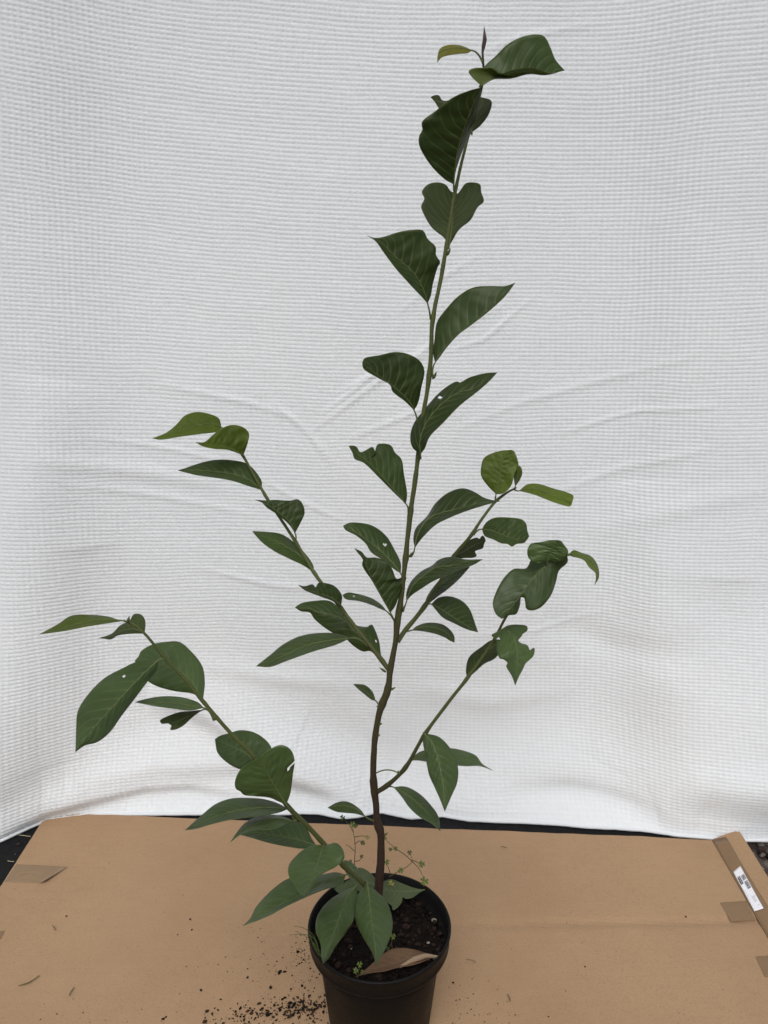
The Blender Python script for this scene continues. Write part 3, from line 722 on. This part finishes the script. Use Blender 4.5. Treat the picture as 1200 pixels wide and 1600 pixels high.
Lf((737, 207), [(736, 190), (724, 173), (700, 163), (687, 159)], (673, 152), [(750, 197), (764, 178), (768, 158), (756, 153), (735, 150), (708, 156), (691, 157), (686, 149), (678, 149)], [(722, 200), (700, 187), (689, 172), (684, 167), (680, 160)], 'T', (737, 207), .05, 1, 1, -1, yo=.012)
Lf((702, 384), [(706, 355), (709, 325)], (711, 302), [(693, 371), (675, 356), (660, 330), (658, 322), (663, 310), (659, 300), (669, 288), (684, 285), (697, 289), (703, 298)], [(707, 376), (717, 359), (735, 344), (747, 323), (756, 315), (752, 300), (750, 288), (738, 285), (727, 287), (717, 302)], 'T', (701, 388), .05, -1, -1, -1, yo=.010, wk=.4)
Lf((668, 474), [(660, 449), (645, 425), (618, 401), (594, 378)], (574, 368), [(673, 462), (676, 445), (684, 417), (688, 410), (681, 398), (681, 386), (668, 373), (661, 360), (645, 359), (621, 363), (600, 370), (585, 372)], [(661, 466), (642, 446), (618, 419), (600, 395), (587, 377)], 'T', (673, 499), -.04, -1, 1, 1, yo=-.006)
Lf((680, 566), [(693, 546), (713, 523), (733, 508), (760, 487), (787, 462)], (805, 442), [(677, 553), (679, 530), (683, 503), (697, 483), (717, 462), (740, 449), (767, 447), (790, 447)], [(684, 562), (697, 544), (716, 523), (736, 508), (763, 487), (789, 463)], 'T', (677, 592), -.03, -1, 1, 1, wk=.3)
Lf((647, 641), [(640, 628), (617, 606), (590, 586)], (566, 567), [(653, 630), (658, 607), (663, 578), (655, 563), (637, 553), (617, 550), (593, 555), (569, 560)], [(634, 628), (613, 611), (610, 602), (590, 590), (568, 576)], 'T', (653, 664), -.05, -1, 1, 1, yo=-.006)
Lf((657, 709), [(656, 690), (664, 665), (687, 634), (717, 613), (740, 608), (763, 592)], (777, 582), [(645, 700), (641, 682), (647, 661), (663, 640), (683, 617), (700, 603), (714, 596), (718, 598), (733, 590), (760, 583)], [(663, 702), (671, 683), (693, 660), (717, 635), (747, 611), (764, 596)], 'T', (657, 716), -.05, 1, 1, 1, yo=-.012, holes=[(687, 622, 2.6)])
Lf((634, 787), [(613, 763), (587, 733), (562, 711)], (545, 697), [(636, 773), (631, 740), (627, 717), (617, 707), (611, 696), (597, 693), (589, 695), (588, 710), (582, 698), (574, 702), (563, 707), (557, 698), (550, 696)], [(621, 775), (594, 748), (568, 723), (554, 717), (551, 708)], 'T', (638, 800), -.04, -1, 1, 1, yo=-.005)
Lf((648, 856), [(653, 834), (673, 808), (707, 797), (730, 791), (753, 785)], (782, 783), [(646, 840), (650, 825), (667, 807), (680, 787), (700, 770), (723, 763), (740, 768), (757, 778), (772, 782)], [(653, 849), (661, 839), (681, 820), (707, 807), (733, 797), (766, 787)], 'T', (642, 870), -.05, 1, 1, 1, yo=-.008)
Lf((626, 896), [(610, 876), (588, 855), (562, 836)], (536, 822), [(626, 880), (617, 860), (603, 837), (583, 822), (563, 817), (545, 817)], [(614, 888), (600, 876), (580, 863), (572, 850), (557, 837), (540, 828)], 'T', (629, 908), -.01, 1, 1, 1, yo=.006, holes=[(602, 851, 3.2)])
Lf((610, 957), [(594, 927), (578, 897), (568, 875)], (554, 857), [(617, 948), (624, 930), (635, 901), (627, 903), (620, 905), (612, 887), (603, 877), (586, 871), (573, 871), (565, 862)], [(602, 944), (593, 928), (581, 907), (566, 883), (567, 874), (560, 865)], 'T', (617, 972), -.05, 1, 1, 1, yo=-.012)
Lf((604, 955), [(594, 948), (580, 940), (557, 933)], (535, 930), [(597, 946), (581, 935), (554, 927), (543, 926)], [(596, 952), (580, 945), (560, 939), (540, 936)], 'T', (617, 972), .03, 1, 1, 1, yo=-.004, holes=[(553, 932, 1.6)])
Lf((635, 940), [(645, 915), (664, 898), (683, 886), (704, 884), (727, 878)], (754, 874), [(635, 927), (642, 909), (658, 893), (676, 883), (685, 875), (704, 870), (728, 874)], [(642, 931), (658, 920), (679, 907), (701, 898), (719, 890), (741, 882)], 'T', (630, 955), -.05, 1, 1, 1, yo=-.012)
Lf((587, 1095), [(575, 1084), (564, 1076)], (552, 1069), [(582, 1081), (571, 1071), (560, 1069)], [(580, 1093), (570, 1085), (559, 1076)], 'T', (593, 1106), -.02, 1, 1, 1)
Lf((571, 1276), [(555, 1264), (535, 1259)], (512, 1262), [(564, 1266), (549, 1255), (537, 1252), (524, 1255)], [(558, 1272), (540, 1270), (525, 1268)], 'T', (585, 1283), -.03, 1, 1, 1)
# bare curled leaf stalk
qq = cr([(587, 1208), (597, 1204), (607, 1203), (619, 1206), (626, 1212)], 14)
tube('leaf_stalk', [P(x, y, .857 - .012 * k / 13) for k, (x, y) in enumerate(qq)], [.0009] * 14, M['midrib'], plant, 7)
# --- right middle branch
Lf((663, 947), [(680, 922), (704, 903)], (734, 886), [(667, 933), (684, 909), (702, 893), (720, 885)], [(671, 942), (684, 932), (704, 917), (720, 902)], 'RM', (662, 950), .03, 1, 1, 1, yo=.006)
Lf((674, 944), [(688, 951), (706, 963), (728, 977)], (747, 988), [(685, 934), (704, 932), (722, 939), (734, 952), (741, 970)], [(681, 953), (692, 965), (710, 974), (729, 983)], 'RM', (661, 951), -.05, 1, 1, 1)
Lf((643, 985), [(660, 980), (680, 981), (698, 989)], (710, 1004), [(652, 978), (670, 973), (692, 976), (704, 985), (710, 995)], [(658, 986), (679, 990), (695, 996), (703, 1001)], 'RM', (636, 986), -.04, 1, 1, 1)
Lf((775, 772), [(779, 752), (784, 728), (788, 713)], (799, 703), [(763, 760), (752, 744), (752, 728), (757, 715), (779, 705)], [(786, 771), (798, 760), (804, 741), (810, 727), (808, 716), (803, 705)], 'RM', (774, 783), -.02, 1, 1, 1, ('young', 'leaf_under'), wk=.35)
Lf((805, 760), [(807, 748), (809, 737)], (807, 726), [(803, 749), (802.5, 735)], [(811, 752), (816, 739), (813, 729)], 'RM', (804, 764), -.01, 1, 1, 1, YM)
Lf((811, 767), [(835, 764), (860, 773), (880, 780)], (894, 785), [(824, 757), (840, 756), (867, 764), (885, 769), (896, 775)], [(820, 769), (835, 773), (853, 780), (872, 787), (891, 791)], 'RM', (804, 765), -.04, 1, 1, 1, ('young', 'leaf_under'))
Lf((753, 827), [(768, 829), (789, 837), (811, 843)], (827, 838), [(760, 816), (773, 809), (800, 809), (816, 812), (822, 818), (824, 829)], [(757, 837), (771, 843), (784, 849), (793, 850), (800, 854), (807, 850), (819, 848)], 'RM', (740, 836), -.04, 1, 1, 1)
Lf((708, 870), [(726, 861), (744, 850)], (759, 845), [(717, 856), (731, 845), (745, 840), (749, 842), (753, 837), (756, 838)], [(713, 873), (725, 872), (741, 871), (745, 868), (742, 862), (755, 856), (756, 851)], 'RM', (706, 873), .03, 1, 1, -1, yo=.006)
# --- right lower branch
Lf((663, 1146), [(676, 1162), (687, 1197), (693, 1233)], (695, 1268), [(661, 1160), (665, 1181), (670, 1209), (679, 1230), (688, 1250)], [(685, 1151), (701, 1166), (711, 1184), (716, 1203), (714, 1224), (704, 1247)], 'RL', (663, 1148), -.02, -1, -1, 1, yo=-.006, wk=.30, mats=('mid', 'leaf_under'))
Lf((643, 1188), [(670, 1182), (704, 1184), (735, 1189)], (770, 1204), [(652, 1177), (673, 1170), (704, 1169), (728, 1174), (744, 1181), (753, 1193)], [(652, 1188), (673, 1191), (704, 1195), (728, 1197), (750, 1197)], 'RL', (633, 1200), .02, 1, 1, 1, yo=.004, mats=('mid', 'leaf_under'))
Lf((615, 1230), [(636, 1242), (658, 1260), (676, 1279)], (688, 1299), [(633, 1229), (655, 1240), (673, 1258), (685, 1276)], [(627, 1244), (639, 1261), (655, 1276), (676, 1288)], 'RL', (604, 1230), -.03, 1, 1, 1, mats=('mid', 'leaf_under'))
Lf((730, 1060), [(747, 1037), (768, 1012)], (790, 1000), [(728, 1048), (733, 1027), (752, 1011), (769, 1000)], [(741, 1051), (757, 1037), (773, 1029), (784, 1015)], 'RL', (729, 1061), .02, 1, 1, -1, yo=.006, mats=('mid', 'leaf_under'))
Lf((773, 990), [(788, 984), (800, 992), (807, 1010), (808, 1035)], (805, 1071), [(771, 996), (776, 1003), (776, 1016), (781, 1029), (786, 1030), (793, 1036), (791, 1041), (800, 1057)], [(784, 983), (792, 978), (806, 976), (824, 979), (823, 987), (817, 989), (815, 994), (809, 1000), (814, 1005), (824, 1008), (829, 1018), (835, 1011), (834, 1024), (821, 1037), (817, 1046), (811, 1057)], 'RL', (775, 994), -.04, -1, -1, 1, yo=-.012, holes=[(778, 999, 3.4)], mats=('mid', 'leaf_under'))
Lf((886, 867), [(864, 877), (843, 893), (824, 915), (806, 940)], (784, 967), [(878, 860), (855, 862), (832, 872), (822, 888), (803, 889), (789, 901), (776, 923), (770, 943), (775, 960)], [(887, 878), (873, 892), (869, 908), (861, 930), (845, 949), (832, 954), (822, 951), (823, 937), (815, 931), (812, 947), (806, 960), (796, 961)], 'RL', (889, 867), .03, -1, -1, 1, ('mid', 'leaf_under'), yo=-.012, wk=.36)
Lf((856, 876), [(860, 862), (865, 852)], (872, 844), [(838, 880), (826, 872), (824, 860), (829, 850), (845, 847), (860, 844)], [(872, 878), (884, 870), (888, 862), (882, 852), (876, 845)], 'RL', (856, 884), -.02, -1, -1, 1, yo=-.020, wk=.4, mats=('mid', 'leaf_under'))
Lf((889, 866), [(910, 868), (926, 880), (933, 895)], (929, 914), [(896, 860), (909, 864), (923, 869), (932, 880), (936, 893), (935, 904)], [(893, 869), (912, 875), (921, 887), (930, 895), (931, 906)], 'RL', (888, 867), -.03, 1, 1, 1, ('young', 'leaf_under'))
# --- left middle branch
Lf((346, 668), [(335, 662), (318, 663), (290, 671), (265, 677)], (238, 685), [(342, 654), (328, 647), (305, 644), (288, 650), (277, 662), (260, 676)], [(341, 674), (313, 678), (277, 683), (251, 687)], 'LM', (347, 669), -.05, -1, 1, 1, YM, label='yellow green young leaf at the branch tip')
Lf((380, 712), [(367, 704), (345, 697), (325, 695)], (306, 691), [(387, 692), (389, 677), (379, 667), (362, 664), (345, 670), (331, 681), (319, 691)], [(374, 709), (356, 703), (333, 701), (316, 697)], 'LM', (380, 712), -.04, -1, 1, 1, ('young', 'leaf_under'), wk=.34)
Lf((408, 765), [(386, 748), (348, 738), (310, 735)], (278, 735), [(409, 753), (401, 739), (387, 725), (362, 719), (333, 719), (305, 726), (288, 732)], [(393, 761), (362, 751), (333, 746), (305, 742)], 'LM', (416, 776), -.04, 1, 1, 1, yo=.006)
Lf((461, 833), [(453, 817), (437, 802), (420, 790)], (399, 781), [(469, 818), (476, 801), (472, 786), (465, 780), (455, 782), (430, 781), (415, 782)], [(452, 820), (435, 805), (417, 793), (408, 784)], 'LM', (461, 847), -.03, -1, 1, 1)
Lf((491, 895), [(470, 869), (444, 852), (418, 840)], (394, 830), [(489, 883), (476, 864), (455, 844), (438, 834), (415, 831)], [(475, 884), (452, 873), (430, 862), (409, 847)], 'LM', (492, 897), -.03, 1, 1, 1, yo=.005)
Lf((533, 946), [(518, 934), (498, 927), (480, 920)], (466, 914), [(534, 930), (523, 916), (509, 911), (497, 911), (494, 918), (488, 913), (476, 916)], [(517, 938), (498, 931), (476, 922)], 'LM', (535, 962), -.05, -1, 1, 1, yo=-.008)
Lf((598, 1035), [(572, 1004), (551, 982), (532, 965), (498, 956), (478, 950)], (461, 949), [(595, 1022), (592, 1001), (580, 975), (576, 979), (563, 979), (554, 975), (545, 965), (534, 954), (515, 939), (490, 939), (470, 943)], [(585, 1022), (578, 1017), (567, 1018), (551, 1008), (538, 996), (520, 989), (492, 968), (484, 957), (470, 955)], 'LM', (600, 1038), .01, -1, -1, 1, yo=.010, wk=.26, holes=[(588, 1003, 1.8)])
Lf((547, 997), [(520, 1000), (480, 1008), (440, 1026)], (400, 1041), [(532, 991), (503, 989), (469, 994), (441, 1008), (424, 1022)], [(526, 1007), (489, 1018), (447, 1033), (422, 1042)], 'LM', (575, 1010), -.05, 1, 1, 1, yo=-.012)
# --- left lower branch
Lf((193, 970), [(172, 968), (140, 970), (100, 981)], (62, 991), [(187, 969), (169, 963.5), (145, 961), (112, 962), (91, 975)], [(180, 972), (160, 975), (136, 979), (100, 986)], 'LL', (194, 970), -.03, 1, 1, 1, YM, label='bright young leaf at the branch tip')
Lf((226, 990), [(210, 983), (190, 986), (172, 994)], (155, 997), [(227, 970), (220, 960), (209, 960), (203, 969), (187, 978), (175, 990)], [(208, 990), (184, 993), (173, 999), (163, 998)], 'LL', (226, 991), .03, 1, 1, -1, yo=.006, mats=('mid', 'leaf_under'))
Lf((317, 1095), [(295, 1060), (265, 1043), (238, 1035)], (211, 1032), [(320, 1065), (316, 1041), (298, 1017), (280, 1003), (259, 1003), (238, 1007), (220, 1018), (217, 1025)], [(304, 1085), (274, 1080), (250, 1074), (232, 1065), (214, 1046)], 'LL', (318, 1097), .04, -1, -1, 1, yo=.010, wk=.34, mats=('mid', 'leaf_under'))
Lf((247, 1032), [(222, 1055), (196, 1083), (169, 1112), (143, 1142)], (118, 1175), [(220, 1032), (190, 1045), (160, 1062), (131, 1094), (121, 1113), (119, 1142)], [(245, 1045), (232, 1063), (208, 1095), (191, 1117), (170, 1146), (151, 1160), (132, 1165)], 'LL', (259, 1031), -.06, -1, -1, 1, yo=-.006, holes=[(194, 1055, 2.4), (190, 1057, 2.0)], mats=('mid', 'leaf_under'))
Lf((318, 1106), [(296, 1102), (265, 1098), (235, 1097)], (211, 1097), [(310, 1098), (286, 1090), (256, 1088), (229, 1092)], [(298, 1110), (268, 1107), (235, 1102)], 'LL', (335, 1125), -.04, -1, 1, 1, yo=-.006, mats=('mid', 'leaf_under'))
Lf((317, 1109), [(295, 1119), (278, 1127)], (264, 1131), [(298, 1111), (280, 1113), (262, 1119), (250, 1126), (253, 1131), (261, 1129)], [(308, 1115), (298, 1123), (286, 1134), (274, 1140), (266, 1140), (268, 1134)], 'LL', (334, 1126), -.01, 1, 1, -1, yo=.004, mats=('mid', 'leaf_under'))
Lf((404, 1193), [(385, 1178), (362, 1166)], (336, 1155), [(425, 1175), (423, 1166), (414, 1155), (396, 1144), (375, 1141), (357, 1146), (343, 1150)], [(395, 1200), (376, 1202), (354, 1191), (340, 1176), (337, 1164)], 'LL', (402, 1190), .03, -1, -1, 1, yo=.008, wk=.36, mats=('mid', 'leaf_under'))
Lf((447, 1257), [(436, 1239), (423, 1218), (412, 1197)], (405, 1183), [(437, 1253), (420, 1246), (399, 1244), (381, 1242), (375, 1236), (369, 1233), (367, 1222), (375, 1203), (390, 1192)], [(453, 1242), (457, 1215), (460, 1185), (453, 1170), (439, 1164), (423, 1170)], 'LL', (448, 1260), -.015, -1, -1, 1, yo=-.030, wk=.40, tilt=.15, holes=[(454, 1196, 3.0), (451, 1201, 2.6), (457, 1192, 2.5)], mats=('mid', 'leaf_under'))
Lf((449, 1264), [(425, 1262), (385, 1264), (340, 1275)], (289, 1297), [(438, 1257), (414, 1249), (390, 1247), (360, 1248), (336, 1257), (315, 1274)], [(438, 1269), (399, 1276), (360, 1281), (330, 1288), (306, 1295)], 'LL', (455, 1270), -.05, 1, 1, 1, yo=-.006, mats=('mid', 'leaf_under'))
Lf((458, 1283), [(430, 1279), (405, 1285), (382, 1298)], (360, 1316), [(445, 1277), (425, 1273), (405, 1275), (384, 1285), (369, 1302)], [(448, 1288), (425, 1296), (400, 1297), (378, 1303)], 'LL', (464, 1279), -.05, 1, 1, 1, yo=-.006, mats=('mid', 'leaf_under'))
Lf((494, 1321), [(465, 1312), (430, 1305), (400, 1301)], (372, 1303), [(486, 1308), (478, 1292), (462, 1283), (435, 1282), (405, 1287), (385, 1297)], [(477, 1326), (450, 1323), (420, 1317), (396, 1310)], 'LL', (500, 1322), .01, 1, 1, 1, yo=.006, mats=('mid', 'leaf_under'))
Lf((505, 1322), [(498, 1344), (489, 1371)], (476, 1400), [(495, 1320), (480, 1324), (462, 1338), (451, 1353), (451, 1368), (462, 1386), (470, 1398)], [(515, 1319), (525, 1317), (535, 1326), (538, 1341), (528, 1352), (502, 1367), (489, 1384), (482, 1397)], 'LL', (509, 1322), -.05, -1, -1, 1, yo=-.008, wk=.36, mats=('mid', 'leaf_under'))
Lf((540, 1367), [(505, 1378), (465, 1401), (429, 1418)], (379, 1447), [(525, 1363), (495, 1368), (470, 1370), (450, 1373), (420, 1395), (399, 1419), (391, 1435)], [(534, 1383), (510, 1389), (480, 1401), (450, 1415), (420, 1431), (398, 1440)], 'LL', (545, 1363), -.05, 1, 1, 1, yo=-.004, mats=('mid', 'leaf_under'))
Lf((566, 1381), [(556, 1366), (546, 1354)], (537, 1344), [(564, 1367), (558, 1356), (547, 1346)], [(556, 1378), (545, 1370), (538, 1358)], 'LL', (568, 1382), .03, 1, 1, 1, yo=.008, mats=('mid', 'leaf_under'))
Lf((556, 1385), [(541, 1404), (528, 1440), (514, 1478)], (505, 1506), [(538, 1392), (511, 1410), (496, 1431), (493, 1452), (501, 1476), (502, 1494)], [(559, 1403), (554, 1434), (540, 1458), (525, 1478), (513, 1498)], 'LL', (565, 1381), -.07, -1, -1, 1, yo=-.006, wk=.30, mats=('mid', 'leaf_under'))
Lf((574, 1380), [(577, 1404), (581, 1440), (586, 1479)], (588, 1510), [(562, 1393), (554, 1416), (556, 1440), (567, 1464), (582, 1490)], [(588, 1392), (603, 1407), (612, 1431), (613, 1452), (604, 1479), (593, 1500)], 'LL', (570, 1378), -.06, -1, -1, 1, yo=-.010, wk=.30, mats=('mid', 'leaf_under'))
# pale, chewed leaves at the back of the pot
Lf((664, 1390), [(645, 1393), (620, 1393)], (588, 1388), [(655, 1389), (643, 1386), (625, 1379), (612, 1374), (600, 1377)], [(655, 1395), (645, 1402), (633, 1404), (629, 1400), (627, 1411), (614, 1422), (612, 1415), (604, 1409), (598, 1400)], ground=.168, dy=.004, mats=('pale', 'pale'), name='leaf', rib=True, label='pale chewed leaf lying across the pot')
Lf((592, 1384), [(570, 1378), (548, 1381)], (522, 1389), [(585, 1371), (572, 1359), (560, 1356), (552, 1369), (536, 1380)], [(572, 1391), (551, 1393), (531, 1396)], ground=.176, dy=-.004, mats=('pale', 'pale'), label='pale leaf lying at the back of the pot')

# ------------------------------------------------------------------ fallen dry leaf in the pot
dl_root = empty('dry_leaf', G(625, 1500, SOILZ)); tag(dl_root, 'curled brown dry leaf lying on the soil at the front of the pot', 'dry leaf')
Lf((686, 1495), [(655, 1492), (630, 1500), (600, 1510), (582, 1516)], (555, 1526), [(668, 1490), (648, 1484), (625, 1481), (607, 1485), (590, 1498), (572, 1514)], [(672, 1498), (655, 1505), (640, 1509), (625, 1511), (599, 1518), (581, 1520)], ground=SOILZ + .008, dy=.002, bend=.004, mats=('dry', 'dry_under'), parent=dl_root, name='blade', face=1, wav=2.5)
fold_pts = cr([(686, 1495), (664, 1494), (648, 1499), (636, 1505), (624, 1511)], 14)
tube('curled_edge', [G(x, y, SOILZ + .017 - .0004 * abs(k - 7)) for k, (x, y) in enumerate(fold_pts)], [.0012 + .0022 * math.sin(math.pi * k / 13) for k in range(14)], M['dry_under'], dl_root, 9, rough=.3)

# ------------------------------------------------------------------ small weeds
def leaflet(c, r, nrm, ang, m, parent, heart=.25):
    V, Fc = [], []
    nrm = Vector(nrm).normalized(); a = nrm.cross(Vector((.3, .9, .1))).normalized(); b_ = nrm.cross(a)
    d1 = a * math.cos(ang) + b_ * math.sin(ang); d2 = nrm.cross(d1)
    out = [(0, 0), (.35, .42), (.75, .62), (1.0, .38), (1.0 - heart, 0), (1.0, -.38), (.75, -.62), (.35, -.42)]
    V.append(c + d1 * r * .5 - nrm * r * .12)
    for x, y in out: V.append(c + d1 * (x * r) + d2 * (y * r) + nrm * (.12 * r * abs(y)))
    for k in range(8): Fc.append((0, 1 + k, 1 + (k + 1) % 8))
    o = mesh_obj('leaflet', V, Fc, m, parent); md = o.modifiers.new('thickness', 'SOLIDIFY'); md.thickness = .0002
    return o
def weed(label, stems, leaves, Yd, group='small clover weeds in the pot'):
    p0 = P(*stems[0][0], Yd); root = empty('clover_weed', p0); tag(root, label, 'weed', group)
    for s in stems:
        q = cr(s, 16); tube('stem', [P(x, y, Yd - .00 * k) for k, (x, y) in enumerate(q)], [.00062 - .00002 * k for k in range(16)], M['weed_stem'], root, 6)
    for k, (x, y, r, mm) in enumerate(leaves):
        c = P(x, y, Yd - .002)
        a0 = (k * 1.7) % 6.28
        nrm = Vector((.3 * math.sin(k * 2.1), -1, .75))
        for j in range(3): leaflet(c, .75 * r * depth_of(c) / F, nrm, a0 + j * 2.094, M[mm], root)
weed('thin upright clover weed behind the stem, reaching over the cardboard edge', [[(556, 1372), (554, 1347), (555, 1325), (552, 1298), (550, 1287)], [(554, 1308), (565, 1306), (575, 1308)], [(555, 1318), (562, 1314), (567, 1317)], [(554, 1346), (562, 1344), (565, 1339)], [(552, 1300), (545, 1288), (536, 1279)], [(554, 1330), (545, 1322), (540, 1320)]],
     [(551, 1288, 6, 'weed'), (535, 1278, 6, 'weed_dark'), (575, 1308, 5, 'weed_yellow'), (567, 1317, 5, 'weed_dark'), (565, 1338, 4, 'weed_dark'), (548, 1345, 3, 'weed_dark'), (556, 1290, 5, 'weed_dark')], .93)
weed('sprawling clover weed leaning over the back right rim of the pot', [[(607, 1371), (622, 1362), (636, 1354), (644, 1345), (641, 1334)], [(644, 1346), (632, 1335), (620, 1327), (608, 1317), (600, 1309)], [(644, 1346), (655, 1358), (662, 1372)], [(610, 1369), (607, 1356), (602, 1347)], [(644, 1344), (652, 1347), (658, 1351)]],
     [(640, 1332, 5, 'weed_dark'), (659, 1350, 7, 'weed'), (663, 1377, 9, 'weed'), (626, 1360, 6, 'weed'), (604, 1347, 6, 'weed'), (618, 1326, 5, 'weed'), (610, 1327, 4, 'weed_dark'), (601, 1310, 5, 'weed'), (611, 1381, 7, 'weed_yellow')], .925)
weed('tiny clover sprig at the front left inside the pot beside the dry leaf', [[(558, 1530), (560, 1520), (563, 1508)], [(559, 1526), (556, 1518)], [(559, 1527), (564, 1519)]], [(562, 1507, 6, 'weed'), (556, 1517, 6, 'weed'), (566, 1518, 4, 'weed')], .782)
weed('tiny clover sprig half hidden behind the front leaf of the pot', [[(613, 1482), (612, 1472), (615, 1464)], [(612, 1474), (608, 1480)]], [(614, 1463, 6, 'weed'), (606, 1482, 4, 'weed_dark')], .815)
# grass tuft at the left rim
gr = empty('grass_tuft', P(497, 1470, .83)); tag(gr, 'thin grass blades poking over the left rim of the pot', 'grass')
for s in [[(500, 1490), (490, 1462), (474, 1450), (459, 1447)], [(500, 1488), (488, 1464), (470, 1460), (452, 1461)], [(502, 1500), (492, 1480), (484, 1462), (481, 1448)], [(506, 1503), (496, 1488), (488, 1474), (485, 1458)], [(503, 1496), (489, 1472), (476, 1462), (462, 1455)]]:
    q = cr(s, 16); tube('blade', [P(x, y, .80) for x, y in q], [.0006 * (1 - k / 17) + .00012 for k in range(16)], M['straw_green'], gr, 6)

# ------------------------------------------------------------------ spilled soil, grass bits
V, Fc, mi = [], [], []
def crumb(px, py, r):
    c = on(px, py); 
    if (c.x - PX) ** 2 + (c.y - PY) ** 2 < (R * .74) ** 2: return
    v, f = chunk((c.x, c.y, c.z + r * .3 + .0004), r, .55); off = len(V); V.extend(v); Fc.extend([tuple(a + off for a in g_) for g_ in f]); mi.extend([random.choices([0, 1], [.6, .4])[0]] * len(f))
gs = random.gauss
for k in range(420):
    a = random.random() ** .6; crumb(330 + 175 * a + gs(0, 16), 1592 - 22 * a + gs(0, 9), abs(gs(0, .0008)) + .0003)
for k in range(150): crumb(478 + gs(0, 14), 1488 + gs(0, 15), abs(gs(0, .0005)) + .0003)
for k in range(150): crumb(430 + gs(0, 55), 1520 + gs(0, 40), abs(gs(0, .0004)) + .0002)
for k in range(150): crumb(500 + gs(0, 30), 1572 + gs(0, 18), abs(gs(0, .0008)) + .0003)
for k in range(110): crumb(360 + gs(0, 120), 1600 + gs(0, 26), abs(gs(0, .0006)) + .0003)
for k in range(22): crumb(random.uniform(0, 1200), random.uniform(1380, 1600), random.uniform(.0003, .0008))
for k in range(60): crumb(700 + abs(gs(0, 40)), 1585 + gs(0, 25), random.uniform(.0004, .0009))
for x, y, r in [(314, 1548, 0.00263), (324, 1581, 0.00270), (320, 1597, 0.00337), (437, 1520, 0.00270), (423, 1544, 0.00270), (465, 1488, 0.00255), (255, 1593, 0.00240), (460, 1570, 0.00300), (470, 1566, 0.00263), (452, 1572, 0.00263), (500, 1572, 0.00300), (492, 1578, 0.00263), (418, 1587, 0.00337), (453, 1589, 0.00300), (472, 1541, 0.00225), (485, 1514, .002), (387, 1528, .002), (445, 1519, .002), (104, 1432, .0016), (297, 1437, .0018), (300, 1453, .0014), (914, 1511, .0016), (1072, 1433, .0018), (884, 1549, .001), (708, 1536, .0016), (857, 1589, .0014)]:
    crumb(x, y, r)
tag(mesh_obj('soil_crumbs', V, Fc, [M['crumb'], M['soil']], smooth=False, mat_idx=mi), 'dark soil crumbs spilled on the cardboard around the pot', 'soil', kind='stuff')
for lb, s, m_, r in [('curved dry grass blade on the cardboard near the lower left corner', [(29, 1543), (45, 1538), (62, 1527)], 'straw', .0010),
                     ('short dark twig on the cardboard right of the curved dry blade', [(108, 1558), (112, 1551), (116, 1545)], 'straw', .0009),
                     ('short dry stalk on the cardboard to the right of the pot', [(793, 1556), (796, 1562), (797, 1567)], 'straw', .0009),
                     ('tiny dry sliver on the cardboard behind the pot at right', [(782, 1325), (787, 1325), (792, 1327)], 'straw', .0006),
                     ('fine pale sliver on the cardboard beside the right side of the pot', [(728, 1501), (736, 1502), (744, 1506)], 'straw', .0005),
                     ('tiny forked sliver on the cardboard under the wrinkled tape', [(82, 1448), (85, 1452), (87, 1456)], 'straw', .0008)]:
    q = cr(s, 10); pts = [on(x, y) + Vector((0, 0, r + .0022)) for x, y in q]
    tag(tube('dry_grass_blade', pts, [r * (.5 + .5 * math.sin(math.pi * (k + 1) / 11)) for k in range(10)], M[m_], None, 6), lb, 'grass blade', 'dry bits on the cardboard')
for lb, s in [('pale dry stalk on the black membrane beside the cloth hem', [(20, 1303), (33, 1305), (48, 1307)]), ('short pale dry stalk on the membrane beside the wrinkled tape', [(12, 1345), (17, 1346), (22, 1346)])]:
    q = cr(s, 10); pts = [G(x, y, .006) for x, y in q]
    tag(tube('dry_stalk', pts, [.0006] * 10, M['straw_pale'], None, 6), lb, 'stalk', 'dry bits on the membrane')
